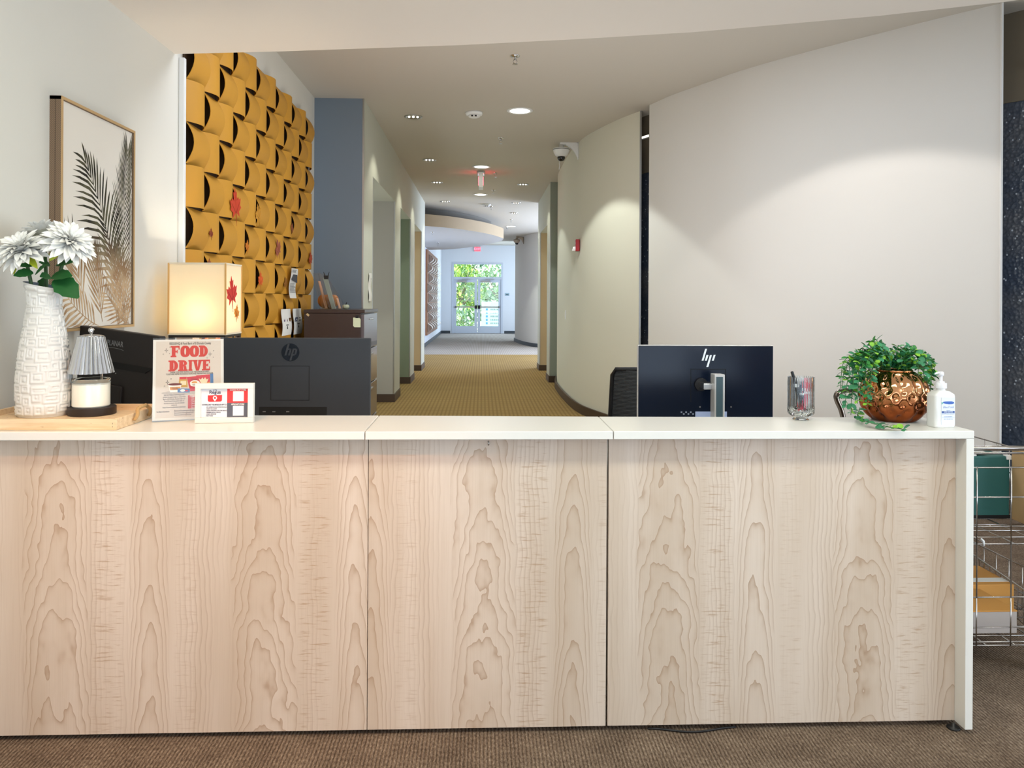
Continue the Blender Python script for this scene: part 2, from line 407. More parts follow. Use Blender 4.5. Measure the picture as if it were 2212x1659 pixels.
curve_wall('wall_curved', segA, 0, HC, .02, cream_curve, 'curved cream wall with camera and red strobe beside the corridor')
curve_wall('wall_curved', segB, 0, HC, .02, pale_curve, 'large plain curved white wall behind the right end of the counter')
def off(pts, d):
    P = [Vector((p[0], p[1], 0)) for p in pts]; o = []
    for i, p in enumerate(P):
        t = (P[min(i+1, len(P)-1)]-P[max(i-1, 0)]).normalized(); o.append((p.x-t.y*d, p.y+t.x*d))
    return o
bo = curve_wall('baseboard_curved', off(segA, -.012), 0, .1, -.02, base_brown, 'dark brown baseboard along the curved cream wall')
curve_wall('baseboard_curved', off(segB, -.012), 0, .1, -.02, base_brown, 'dark brown baseboard along the large curved wall')
# steel edge of segment A at the slot
tA = Vector((1.526, 7.41, 0))
struct('trim_1', MB().box(1.522, 1.540, 7.396, 7.412, 0, HC), steel, 'thin steel edge of the curved wall at the dark slot')
struct('trim_2', MB().box(3.176, 3.188, 4.594, 4.606, 0, HC), white_metal, 'thin white edge at the right end of the curved wall')
# textured dark glass partition behind the curved wall
m, b, N = newmat('pebbled_glass', .22, .6)
X, Y, Z = N.xyz()
vo = N.nt.nodes.new('ShaderNodeTexVoronoi'); vo.inputs['Scale'].default_value = 46
N.nt.links.new(N.comb(X, Y, Z), vo.inputs['Vector'])
ns = N.noise(N.comb(X, Y, Z), 3, 3)
v2 = N.nt.nodes.new('ShaderNodeTexVoronoi'); v2.inputs['Scale'].default_value = 30
N.nt.links.new(N.comb(X, Y, N.mul(Z, .8)), v2.inputs['Vector'])
base = N.mixc(N.mr(ns, .35, .65, 0, 1), rgb(78, 88, 106), rgb(112, 114, 120))
N.nt.links.new(N.mixc(N.mul(N.mr(v2.outputs['Distance'], .10, .19, 1, 0), .85), N.mixc(N.mul(N.mr(vo.outputs['Distance'], .1, .6, 0, 1), .35), base, rgb(52, 60, 74)), rgb(214, 222, 232)), b.inputs['Base Color'])  # pale dots paint the sparkle of the glass into its colour
N.bump(vo.outputs['Distance'], .45, .01, b); pebble = m
glassline = [(1.35, 8.45), (1.578, 7.716), (1.648, 7.542), (1.95, 6.9), (2.4, 6.15), (2.9, 5.35), (3.322, 4.796), (3.46, 4.62), (3.75, 4.28)]
curve_wall('wall_glass', glassline, 0, 2.55, .03, pebble, 'dark pebbled glass partition behind the curved wall')
curve_wall('wall_bulkhead', glassline, 2.552, HC, .05, brown_bulk, 'brown bulkhead above the pebbled glass partition')
wl = mat('glow_strip_face', rgb(255, 246, 226), .4, emit=(1, .93, .8, 1), estr=1.6)
for p, q, dz, lab in (((3.41, 4.665), (3.62, 4.44), 2.745, 'slim glowing strip on the brown bulkhead at the right edge'), ((1.588, 7.675), (1.66, 7.51), 2.895, 'slim glowing strip seen through the slot in the curved wall')):
    d = Vector((q[0]-p[0], q[1]-p[1], 0)); ang = math.atan2(d.y, d.x)
    t = thing('glow_strip', lab, 'wall light', (p[0], p[1], dz), ang)  # slim emissive strip along the bulkhead
    MB().box(0, d.length, -.03, .004, -.006, .022).build('housing', white_metal, t, local=True, bevel=.003)
    MB().box(.004, d.length-.004, -.034, -.03, -.002, .018).build('lens', wl, t, local=True)

# corridor: blue return wall, piers and header on the left
piers = [(7.10, 7.70, blue_wall, 'blue grey return wall and first pier of the corridor'), (9.63, 10.28, grey_wall, 'grey second pier of the left corridor wall'),
         (11.75, 12.43, green_wall, 'green third pier of the left corridor wall'), (13.87, 14.66, tan_wall, 'tan fourth pier of the left corridor wall')]
XH = -1.09
for i, (a, c, mm, lab) in enumerate(piers):
    mb = MB(); mb.box(-2.9, XH, a+.01, c, 0, LC); mb.cur = 1; mb.box(-2.9, XH-.004, a, a+.012, 0, LC if i else HC)
    if i == 0: mb.cur = 0; mb.box(-2.9, XH, a+.01, c, LC, HC)
    o = struct('wall_corridor', mb, [sage_wall, mm], lab)
    bb = MB(); bb.box(-2.9, XH+.012, a-.012, a+.002, 0, .1); bb.box(XH-.002, XH+.012, a, c+.012, 0, .1); bb.build('baseboard', base_brown, o)
    MB().box(XH-.012, XH+.003, a-.003, a+.012, 0 if i == 0 else .1, HC if i == 0 else LC).build('corner_guard', steel, o)
    MB().box(XH-.008, XH+.003, c-.010, c+.003, .1, LC).build('corner_guard', steel, o)
struct('wall_header', MB().box(-2.9, XH, 7.7, 14.66, LC, HC), sage_wall, 'sage header wall above the corridor openings on the left')
struct('wall_recess', MB().box(-3.0, -2.9, 7.1, 14.66, 0, LC), grey_wall, 'back wall of the left corridor recesses')
# right side of the corridor
XR = 1.055
for a, c, mm, lab in ((11.94, 12.46, slate_wall, 'dark slate pier beside the curved wall on the right of the corridor'), (13.95, 14.5, tan_wall, 'tan pier on the right of the corridor')):
    mb = MB(); mb.box(XR, 2.9, a+.01, c, 0, LC); mb.cur = 1; mb.box(XR+.004, 2.9, a, a+.012, 0, HC if a < 12 else LC); mb.cur = 0
    if a < 12: mb.box(XR, 2.9, a+.01, c, LC, HC)
    o = struct('wall_corridor', mb, [sage_wall, mm], lab)
    bb = MB(); bb.box(XR-.012, 2.9, a-.012, a+.002, 0, .1); bb.box(XR-.012, XR+.002, a, c+.012, 0, .1); bb.build('baseboard', base_brown, o)
    MB().box(XR-.003, XR+.010, a-.003, a+.010, .1, LC).build('corner_guard', steel, o)
struct('wall_header', MB().box(XR, 2.9, 12.46, 14.5, LC, HC), sage_wall, 'sage header wall above the corridor opening on the right')
struct('wall_recess', MB().box(2.8, 2.9, 12.46, 13.95, 0, LC), tan_wall, 'back wall of the right corridor recess')
# far hall
struct('wall_hall', MB().box(XL-.12, XL, 14.66, 29.3, 0, 3.5), far_white, 'white left wall of the far hall')
struct('baseboard_hall', MB().box(XL, XL+.012, 14.66, 29.3, 0, .1), base_grey, 'grey baseboard of the far hall on the left')
segC = [(3.4, 20.2), (2.2, 20.4), (1.515, 20.86), (1.194, 22.1), (1.045, 23.6), (1.039, 24.15)]
curve_wall('wall_curved', segC, 0, HC, -.12, white_wall, 'curved white wall at the far end of the corridor')
curve_wall('baseboard_far', off(segC, .012), 0, .1, .02, base_grey, 'grey baseboard of the far curved wall')
DX0, DX1 = oy(976, 700, 29.3).x, oy(1086, 700, 29.3).x
DT = 2.82
mb = MB(); mb.box(-3.3, DX0, 29.3, 29.5, 0, 3.5); mb.box(DX1, 5.2, 29.3, 29.5, 0, 3.5); mb.box(DX0, DX1, 29.3, 29.5, DT-.12, 3.5)
struct('wall_far', mb, far_white, 'far white wall around the glass entrance doors')
mb = MB(); mb.box(XL, DX0-.06, 29.285, 29.3, 0, .1); mb.box(DX1+.06, 2.6, 29.285, 29.3, 0, .1)
struct('baseboard_far', mb, base_grey, 'grey baseboard of the far wall')

# glass double door with transom
alu = mat('pale_aluminium', rgb(206, 214, 228), .4, .2)
glass = bpy.data.materials.new('clear_glass'); glass.use_nodes = True
nt = glass.node_tree; nt.nodes.clear(); out = nt.nodes.new('ShaderNodeOutputMaterial'); mx = nt.nodes.new('ShaderNodeMixShader')
tr = nt.nodes.new('ShaderNodeBsdfTransparent'); gl = nt.nodes.new('ShaderNodeBsdfGlossy'); gl.inputs['Roughness'].default_value = .02
tr.inputs[0].default_value = (.93, .98, .97, 1); mx.inputs[0].default_value = .05
nt.links.new(tr.outputs[0], mx.inputs[1]); nt.links.new(gl.outputs[0], mx.inputs[2]); nt.links.new(mx.outputs[0], out.inputs[0])
d = thing('door_1', 'pale aluminium glass double doors with a transom window at the corridor end', 'door', (0, 29.35, 0)); d['kind'] = 'structure'
TB = oy(1030, 600, 29.3).z; TT = oy(1030, 571, 29.3).z; TL = oy(1030, 619, 29.3).z
mb = MB(); mb.box(DX0, DX0+.07, 29.28, 29.42, 0, DT-.12); mb.box(DX1-.07, DX1, 29.28, 29.42, 0, DT-.12); mb.box(DX0+.0702, DX1-.0702, 29.283, 29.417, TT, DT-.121); mb.box(DX0+.0702, DX1-.0702, 29.283, 29.417, TB-.06, TB+.03)
mb.build('frame', alu, d)
MB().box(DX0+.07, DX1-.07, 29.34, 29.35, TB+.03, TT).build('transom_pane', glass, d)
mid = (DX0+DX1)/2
for a, c, hs in ((DX0+.07, mid-.01, 1), (mid+.01, DX1-.07, -1)):
    l = MB(); h = TB-.06
    l.box(a, a+.1, 29.31, 29.36, .01, h); l.box(c-.1, c, 29.31, 29.36, .01, h); l.box(a+.1, c-.1, 29.31, 29.36, .01, .28); l.box(a+.1, c-.1, 29.31, 29.36, h-.12, h)
    leaf = l.build('door_leaf', alu, d)
    MB().box(a+.1, c-.1, 29.33, 29.34, .28, h-.12).build('pane', glass, leaf)
    pb = MB(); pb.box(a+.06, c-.06, 29.24, 29.27, .98, 1.03); pb.box(a+.06, a+.1, 29.24, 29.31, .97, 1.04); pb.box(c-.1, c-.06, 29.24, 29.31, .97, 1.04); pb.build('push_bar', steel, leaf)
    MB().box(c-.09 if hs > 0 else a+.005, c-.005 if hs > 0 else a+.09, 29.23, 29.31, .94, 1.07).build('latch', black_plastic, leaf)
    cl = MB(); cl.box(a+.14, a+.48, 29.25, 29.31, h-.11, h-.05); cl.box(a+.3, a+.62, 29.24, 29.27, h-.01, h+.01); cl.build('door_closer', steel, leaf)

# ------------------------------------------------------------------ outdoors behind the doors
ground = mat('pale_paving', rgb(214, 212, 200), .9, var=.1, vscale=1)
struct('ground', MB().box(-14, 14, 29.5, 60, -.16, -.06), ground, 'pale sunlit paving beyond the far doors')
leafm = [mat('leaf_sunlit', rgb(178, 206, 96), .6), mat('leaf_light', rgb(150, 190, 120), .6), mat('leaf_mid', rgb(136, 178, 142), .6), mat('leaf_pale', rgb(204, 226, 200), .6)]
bark = mat('bark', rgb(150, 140, 120), .9)
def outdoor(name, label, cx, cy, rx, rz, zc, n, ls, mm, cat='tree', trunk=True, seed=1):
    r2 = random.Random(seed); t = thing(name, label, cat, (cx, cy, -.06), group=None)
    mb = MB()
    for i in range(n):
        u = r2.uniform(-1, 1); th = r2.uniform(0, 2*PI); rr = r2.uniform(.45, 1)**.5; s = math.sqrt(1-u*u)
        p = Vector((cx+rx*rr*s*math.cos(th), cy+rx*rr*s*math.sin(th), zc+rz*rr*u))
        M = Matrix.Translation(p) @ Matrix.Rotation(r2.uniform(0, 6.28), 4, 'Z') @ Matrix.Rotation(r2.uniform(-1.2, 1.2), 4, 'X')
        l = ls*r2.uniform(.6, 1.3); mb.cur = 0 if r2.random() < .6 else 1
        mb.add([(0, -l, 0), (l*.45, -l*.2, l*.1), (l*.3, l*.6, 0), (0, l, -l*.1), (-l*.3, l*.6, 0), (-l*.45, -l*.2, l*.1)], [(0, 1, 2, 3), (0, 3, 4, 5)], M)
    mb.build('foliage', mm, t, kind='stuff')
    if trunk:
        tb = MB(); tb.tube([(cx, cy, -.06), (cx+.05, cy, zc*.5), (cx-.03, cy, zc)], [.12, .1, .05], 8)
        for k in range(5):
            a = k*1.3; tb.tube([(cx, cy, zc*.55+.1*k), (cx+rx*.4*math.cos(a), cy+rx*.4*math.sin(a), zc*.8+.15*k), (cx+rx*.7*math.cos(a), cy+rx*.7*math.sin(a), zc+.2*k)], [.05, .035, .015], 6)
        tb.build('trunk', bark, t, smooth=True)
outdoor('broadleaf_tree', 'bright yellow green tree behind the left pane of the far doors', -.95, 36, 1.0, 1.3, 1.75, 1100, .13, [leafm[0], leafm[1]], seed=2)
outdoor('tall_shrub', 'pale green tall shrub behind the right pane of the far doors', 1.0, 38, 1.5, 1.5, 1.8, 1100, .14, [leafm[3], leafm[1]], 'shrub', seed=3)
outdoor('low_shrub', 'low leafy shrub filling the lower left door pane', -.8, 33.4, .8, .55, .5, 420, .13, [leafm[1], leafm[3]], 'shrub', False, seed=4)
for k, (cx, cy, rx, zc, c) in enumerate(((-3.9, 44, 1.9, 3.0, 2), (0.2, 49, 2.2, 3.4, 3), (4.3, 44, 1.9, 3.0, 2))):
    outdoor('backdrop_tree', ('dense blue green tree far behind the bright tree on the left', 'pale dense tree far behind the middle of the doors', 'dense blue green tree far behind the right door')[k], cx, cy, rx, 3.1, zc, 2000, .26, [leafm[c], leafm[3 if c == 2 else 2]], seed=10+k)
nb = thing('notice_board', 'pale aqua notice board with five printed lines behind the lower right door pane', 'sign', (.45, 32.4, 0))
aqua = mat('aqua_board', rgb(196, 232, 232), .5); bl = mat('blue_mark', rgb(80, 150, 200), .6); gm = mat('grey_mark', rgb(140, 160, 158), .7)
mb = MB(); mb.box(-.02, 1.15, 32.4, 32.44, -.04, 1.2); mb.build('board', aqua, nb, bevel=.01)
for q in (0, 1.05): MB().box(q, q+.05, 32.44, 32.5, -.06, 1.1).build('post', alu, nb)
for k in range(5):
    z = .88-.145*k
    MB().box(.17, .245, 32.392, 32.4, z-.04, z+.04).build('mark', bl, nb)
    lb = MB(); x = .36
    while x < .98:
        l = rnd.uniform(.03, .09); lb.box(x, x+l, 32.394, 32.4, z-.03, z+.03); x += l+.018
    lb.build('text_line', gm, nb)

# ------------------------------------------------------------------ ceiling cloud, lights, sprinklers, cameras
cloud_rim = mat('cloud_rim', rgb(168, 148, 120), .8); cloud_under = mat('cloud_underside', rgb(196, 194, 192), .85)
cl = [(-1.54, 14.72), (-1.123, 14.889), (-.526, 15.412), (.071, 16.423), (.389, 17.359), (.498, 17.95), (.40, 18.75), (.1, 19.72), (-.283, 20.7), (-.734, 21.5), (-1.175, 21.9), (-1.54, 22.1)]
pl = [(p.x, p.y) for p in catmull([(x, y, 0) for x, y in cl], 4)]
mb = MB(); n = len(pl)
mb.prism(pl, 2.70, 2.93); mb.mi = [0]*len(mb.mi); mb.mi[1] = 1
t = thing('ceiling_cloud', 'curved plaster ceiling cloud hanging below the corridor ceiling on the left', 'ceiling panel', (-.6, 18, 2.7))
mb.build('cloud_body', [cloud_rim, cloud_under], t, auto=40)
mb = MB(); sp = [(-1.54+(x+1.54)*.86, 15.4+(y-14.72)*.86) for x, y in pl]; mb.prism(sp, 2.931, HC-.002); mb.build('recessed_riser', mat('dark_riser', rgb(110, 106, 98), .8), t, auto=40)

lens = mat('downlight_lens', rgb(255, 250, 240), .4, emit=(1, .96, .88, 1), estr=9)
lens2 = mat('reflector_bulb', rgb(255, 250, 240), .4, emit=(1, .95, .85, 1), estr=6)
cone = mat('reflector_cone', rgb(200, 196, 186), .25, .9)
def downlight(x, y, r, label, zc=HC):
    t = thing('downlight', label, 'ceiling light', (x, y, zc))
    MB().lathe([(r*.8, .0), (r*.82, -.006), (r, -.008), (r*1.06, -.003), (r*1.06, 0)], 32).build('trim_ring', white_metal, t, local=True, smooth=True)
    MB().lathe([(0, -.004), (r*.82, -.004)], 32, cap=False).build('lens', lens, t, local=True)
    return t
def reflector(x, y, r, label):
    t = thing('reflector_downlight', label, 'ceiling light', (x, y, HC))
    MB().lathe([(r*.78, -.001), (r*.8, -.008), (r, -.01), (r*1.06, -.004), (r*1.06, 0)], 32).build('trim_ring', steel, t, local=True, smooth=True)
    MB().lathe([(0, -.002), (r*.4, -.002), (r*.8, -.004)], 32, cap=False).build('reflector', cone, t, local=True, smooth=True)
    for k in (-1, 0, 1):
        MB().lathe([(0, -.013), (r*.09, -.011), (r*.13, -.003)], 14, T(k*r*.5, 0)).build('bulb', lens2, t, local=True, smooth=True)
    return t
ZL = HC-.03
def spot(x, y, e, ang=109, col=(1, .94, .85), blend=.12, rot=(0, 0, 0), s=.05, z=ZL, name='downlight_lamp', tune='dl'):
    return lamp('SPOT', name, (x, y, z), e, col, rot, tune=tune, spot_size=R(ang), spot_blend=blend, shadow_soft_size=s)
dl = [(.359, 7.463, .12, 'largest glowing round downlight, nearest the counter', 75), (-.016, 10.634, .12, 'glowing round downlight just in front of the hanging exit sign', 45),
      (-.034, 13.437, .12, 'glowing round downlight just behind the hanging exit sign', 40), (.707, 19.211, .12, 'farthest glowing round downlight, beyond the ceiling cloud', 95)]
for x, y, r, lab, e in dl:
    downlight(x, y, r, lab); spot(x, y, e)
spot(1.76, 4.36, 92, 118, (1, .9, .76), name='wall_washer_lamp', tune='wall_washer')
downlight(1.76, 4.36, .12, 'glowing round downlight hidden above the lobby ceiling edge')
rl = [(-.699, 7.773, 'chrome reflector downlight nearest the counter, left of the smoke detector'), (-.698, 10.153, 'second chrome reflector downlight along the left wall'),
      (-.713, 12.086, 'third chrome reflector downlight along the left wall'), (-.699, 14.438, 'fourth chrome reflector downlight along the left wall, before the ceiling cloud'),
      (.644, 12.203, 'nearest chrome reflector downlight on the right of the exit sign'), (.638, 14.537, 'second chrome reflector downlight on the right side'), (.675, 16.241, 'third chrome reflector downlight on the right side')]
for x, y, lab in rl:
    reflector(x, y, .085, lab); spot(x, y, 30, 95, col=(1, .93, .82), blend=.35, tune='rl')
def sprinkler(x, y, label, z=HC):
    t = thing('fire_sprinkler', label, 'sprinkler', (x, y, z))
    MB().lathe([(.012, -.014), (.03, -.010), (.036, -.003), (.036, 0)], 18).build('escutcheon', chrome, t, local=True, smooth=True)
    b = MB(); b.lathe([(.007, -.012), (.006, -.03), (.008, -.034)], 10); b.tube([(.008, 0, -.03), (.016, 0, -.045), (.004, 0, -.062)], .002, 6); b.tube([(-.008, 0, -.03), (-.016, 0, -.045), (-.004, 0, -.062)], .002, 6)
    b.build('frame', steel, t, local=True, smooth=True)
    MB().lathe([(0, -.066), (.018, -.066), (.02, -.063), (0, -.062)], 14).build('deflector', steel, t, local=True)
for x, y, lab, z in ((.241, 5.783, 'nearest fire sprinkler, alone below the lobby ceiling edge', HC), (.206, 8.734, 'second fire sprinkler, behind the largest downlight', HC), (.191, 11.122, 'fire sprinkler right beside the hanging exit sign', HC),
                  (.183, 12.855, 'fire sprinkler just behind the hanging exit sign', HC), (.172, 15.153, 'fire sprinkler beside the far smoke detector', HC), (.656, 17.554, 'fire sprinkler right of the ceiling cloud tip', HC),
                  (.627, 19.589, 'farthest fire sprinkler, behind the ceiling cloud tip', HC), (-1.05, 16.2, 'nearer fire sprinkler under the ceiling cloud', 2.7), (-1.10, 19.2, 'farther fire sprinkler under the ceiling cloud', 2.7)):
    sprinkler(x, y, lab, z)
for x, y, lab in ((-.087, 7.564, 'white smoke detector between the two nearest ceiling lights'), (.079, 14.793, 'beige smoke detector far down the corridor before the cloud')):
    t = thing('smoke_detector', lab, 'smoke detector', (x, y, HC))
    MB().lathe([(.06, -.034), (.078, -.026), (.085, -.012), (.085, 0)], 28).build('base', white_plastic, t, local=True, smooth=True)
    MB().lathe([(0, -.05), (.04, -.05), (.055, -.044), (.06, -.034)], 28).build('sensor_cap', white_plastic, t, local=True, smooth=True)
    for s in (-1, 1): MB().box(s*.018-.009, s*.018+.009, -.058, -.045, -.05, -.036).build('vent', black_plastic, t, local=True)

# exit signs
exit_red = mat('exit_red', rgb(255, 60, 70), .4, emit=(1, .06, .09, 1), estr=10)
exit_face = mat('exit_face_lit', rgb(255, 70, 90), .4, emit=(1, .16, .22, 1), estr=.9)
t = thing('exit_sign', 'exit sign hanging edge-on from the corridor ceiling', 'exit sign', (-.023, 11.1, HC))
MB().box(-.05, .05, -.12, .12, -.035, 0).build('canopy', steel, t, local=True, bevel=.004)
MB().box(-.032, .032, -.15, .15, -.235, -.035).build('housing', white_plastic, t, local=True, bevel=.004)
for s in (-1, 1):
    txt('EXIT', .12, t, Matrix.Translation((s*.034, 0, -.135)) @ Matrix.Rotation(s*PI/2, 4, 'Z') @ Matrix.Rotation(PI/2, 4, 'X'), exit_red, bold=.02, depth=.002)
e0 = oy(1031.5, 538, 29.2)
t = thing('exit_sign', 'small glowing red exit sign above the far glass doors', 'exit sign', (e0.x, 29.3, e0.z))
MB().box(-.125, .125, -.06, 0, -.095, .095).build('housing', white_plastic, t, local=True, bevel=.006)
MB().box(-.115, .115, -.064, -.06, -.085, .085).build('face', exit_face, t, local=True)
txt('EXIT', .12, t, T(0, -.066, 0) @ Matrix.Rotation(PI/2, 4, 'X'), exit_red, bold=.015)

# security cameras
dome = mat('camera_dome', rgb(12, 12, 14), .08, spec=.8)
def security_camera(M, label, s=1.0, m=white_plastic):
    t = thing('security_camera', label, 'camera', M=M @ Matrix.Scale(1, 4)); t.scale = (s, s, s)
    # local: +X to the wall, wall plate at x=0, arm reaching to -X
    MB().box(-.012, 0, -.045, .045, -.115, .085).build('wall_plate', m, t, local=True, bevel=.006)
    prof_t = [(-.01, .075), (-.08, .095), (-.15, .108), (-.20, .11), (-.215, .10)]; prof_b = [(-.01, -.10), (-.045, -.03), (-.09, .02), (-.15, .055), (-.185, .06)]
    poly = prof_t + [(-.215, .05), (-.185, .05)] + list(reversed(prof_b))[1:]
    MB().prism([(x, z) for x, z in poly], -.028, .028, Matrix.Rotation(PI/2, 4, 'X')).build('arm', m, t, local=True, bevel=.008)
    MB().lathe([(.03, .06), (.032, .025), (.09, .015), (.098, .005), (.098, -.004), (.09, -.03), (.07, -.07), (.048, -.085)], 32, T(-.2, 0)).build('housing', m, t, local=True, smooth=True)
    MB().lathe([(.099, .0), (.1005, -.002), (.099, -.006)], 32, T(-.2, 0), cap=False).build('shadow_gap', black_plastic, t, local=True)
    MB().lathe([(.046, -.08), (.045, -.105), (.034, -.125), (.016, -.135), (0, -.137)], 24, T(-.2, 0)).build('dome', dome, t, local=True, smooth=True)
    return t
c1 = oy(1258, 325, 9.0)
t1 = security_camera(T(1.118, 8.95, c1.z) @ Matrix.Rotation(R(-4), 4, 'Z'), 'white dome security camera on the near curved wall')
MB().tube([(-.215, 0, -.137), (-.222, 0, -.16), (-.218, 0, -.19), (-.225, -.004, -.235)], .005, 6).build('dangling_tape', white_plastic, t1, local=True, smooth=True)
c2 = oy(1119, 518, 22.3)
security_camera(T(1.19, 22.1, c2.z-.02) @ Matrix.Rotation(R(-10), 4, 'Z'), 'beige dome security camera on the far curved wall', 1.0, mat('beige_plastic', rgb(176, 160, 140), .5))

# strobe and switch on the curved wall
red_plastic = mat('red_plastic', rgb(170, 20, 30), .35)
s0 = oy(1249, 531, 8.85)
t = thing('fire_alarm_strobe', 'red fire alarm strobe on the curved cream wall', 'fire alarm', (1.122, 8.85, s0.z), R(-4-90))
MB().box(-.058, .058, -.045, 0, -.062, .072).build('housing', red_plastic, t, local=True, bevel=.005)
MB().lathe([(.024, 0), (.022, .025), (.012, .03), (0, .031)], 16, T(0, -.045, -.032) @ Matrix.Rotation(PI/2, 4, 'X')).build('strobe_lens', mat('strobe_lens', rgb(240, 240, 240), .1, emit=(1, 1, 1, 1), estr=.3), t, local=True, smooth=True)
MB().box(-.02, .02, -.085, -.045, -.062, -.036).build('lamp_guard', white_plastic, t, local=True, bevel=.004)
txt('FIRE', .026, t, T(0, -.0455, .03) @ Matrix.Rotation(PI/2, 4, 'X'), white_plastic)
s1 = oy(1217, 680, 9.9)
t = thing('light_switch', 'cream switch plate on the edge of the curved cream wall', 'switch', (1.085, 9.9, s1.z), R(-90))
MB().box(-.036, .036, -.007, 0, -.058, .058).build('plate', white_plastic, t, local=True, bevel=.003)
MB().box(-.014, .014, -.013, -.007, -.03, .03).build('rocker', white_plastic, t, local=True, bevel=.002)
p0 = oy(1095.5, 636, 29.3)
t = thing('room_sign', 'small grey sign plate beside the far glass doors', 'sign', (p0.x, 29.3, p0.z))
MB().box(-.08, .08, -.012, 0, -.05, .05).build('plate', mat('sign_grey', rgb(150, 176, 190), .5), t, local=True, bevel=.003)
MB().box(-.05, .05, -.014, -.012, -.012, .012).build('text_line', ink, t, local=True)

# far brown panelling on the left wall of the hall
t = thing('wall_panelling', 'brown board with pale curved tiles on the far left hall wall', 'wall panel', (XL, 23.3, 1.5))
MB().box(XL, XL+.05, 21.0, 25.9, .3, 2.65).build('board', brown_board, t)
mb = MB(); k = 10
for i in range(k):
    a = i/(k-1); mb.v.append(Vector((.01+.12*math.sin(PI*a), -.17, -.12+.24*a))); mb.v.append(Vector((.01+.12*math.sin(PI*a), .17, -.12+.24*a)))
mb.f = [(2*i, 2*i+1, 2*i+3, 2*i+2) for i in range(k-1)]; mb.mi = [0]*(k-1)
tm = mb.mesh('tile_mesh', white_tile, True)
for c in range(11):
    for r_ in range(8):
        if (c+r_) % 2: continue
        inst('tile', tm, t, T(.05, 21.35+.42*c-23.3, .5+.275*r_-1.5))
t = thing('display_case', 'narrow dark glazed display panel on the far left hall wall', 'panel', (XL, 19.6, 1.2))
MB().box(XL, XL+.03, 18.95, 20.3, .25, 2.45).build('frame', alu, t, bevel=.005)
MB().box(XL+.03, XL+.034, 19.05, 20.2, 1.02, 2.38).build('upper_pane', mat('dark_green_glass', rgb(70, 84, 78), .15), t)
MB().box(XL+.03, XL+.034, 19.05, 20.2, .32, .94).build('lower_pane', white_plastic, t)

# ------------------------------------------------------------------ gold panelling
t = thing('wall_panelling', 'gold panelling of curved interlocking tiles on the left wall behind the desk', 'wall panel', (XL, 5.4, 1.7))
Y0, DY, ZT, DZ, NCOL, NROW = 4.005, .2352, 2.845, .2185, 12, 11
MB().box(XL, XL+.012, Y0-.0, Y0+DY*NCOL, ZT-DZ*NROW, ZT-.01).build('backing_board', gold_back, t)
def tile_mesh(vertical):
    mb = MB(); K = 10; hy = DY/2-.0015; hz = DZ/2-.0015; th = .003; d = .043
    n = 0
    for i in range(K+1):
        a = i/K; o = .004+d*math.sin(PI*a)**.9
        for q in (0, th):
            if vertical: z = -hz+2*hz*a; mb.v += [Vector((o+q, -hy, z)), Vector((o+q, hy, z))]
            else: y = -hy+2*hy*a; mb.v += [Vector((o+q, y, -hz)), Vector((o+q, y, hz))]
    fl = not vertical
    for i in range(K):
        a = 4*i; c = a+4
        F_ = [(a+2, a+3, c+3, c+2), (a+1, a, c, c+1), (a, a+2, c+2, c), (a+3, a+1, c+1, c+3)]
        if fl: F_ = [tuple(reversed(f)) for f in F_]
        mb.f += F_
    mb.f += [(0, 1, 3, 2), (4*K, 4*K+2, 4*K+3, 4*K+1)]; mb.mi = [0]*len(mb.f)
    me = mb.mesh('panel_tile_mesh', gold, True); me.set_sharp_from_angle(angle=R(40)); return me
tA_, tB_ = tile_mesh(True), tile_mesh(False)
for c in range(NCOL):
    for r_ in range(NROW):
        A = (c+r_) % 2 == 1
        M = T(.012, Y0+DY*(c+.5)-5.4, ZT-DZ*(r_+.5)-1.7) @ Matrix.Rotation(rnd.uniform(-.02, .02), 4, 'X')
        inst('panel_tile', tA_ if A else tB_, t, M)
struct('trim_3', MB().box(XL, XL+.028, 3.955, 3.985, .1, LC), white_metal, 'white vertical strip between the left wall and the gold panelling', bevel=.003)

# maple leaves stuck on the panelling
leaf_out = [(0, -.5), (.04, -.2), (.32, -.34), (.27, -.18), (.5, -.08), (.42, .0), (.5, .2), (.34, .17), (.27, .26), (.12, .14), (.17, .42), (.08, .38), (0, .56)]
leaf_poly = leaf_out + [(-x, y) for x, y in reversed(leaf_out[1:-1])]
def maple_leaf(px, py, size, colr, rot, label, X=None, name='maple_leaf'):
    p = ox(px, py, XL+.066 if X is None else X); m = mat('leaf_paint', colr, .6)
    M = frame((p.x, p.y, p.z), (0, 1, 0), (0, 0, 1)) @ Matrix.Rotation(R(rot), 4, 'Z')
    t = thing(name, label, 'leaf', M=M)
    mb = MB(); mb.prism([(x*size, y*size) for x, y in leaf_poly], 0, .0012); mb.build('blade', m, t, local=True)
    v = MB(); v.box(-.0012, .0012, -size*.60, size*.45, .0012, .002)
    for s in (-1, 1): v.prism([(0, -.2*size), (s*.36*size, .1*size), (s*.365*size, .08*size), (0, -.24*size)] if s > 0 else [(0, -.24*size), (s*.365*size, .08*size), (s*.36*size, .1*size), (0, -.2*size)], .0012, .002)
    v.build('vein', mat('leaf_vein', tuple(c*.6 for c in colr[:3])+(1,), .6), t, local=True)
RED = rgb(196, 60, 30); OR = rgb(206, 120, 30)
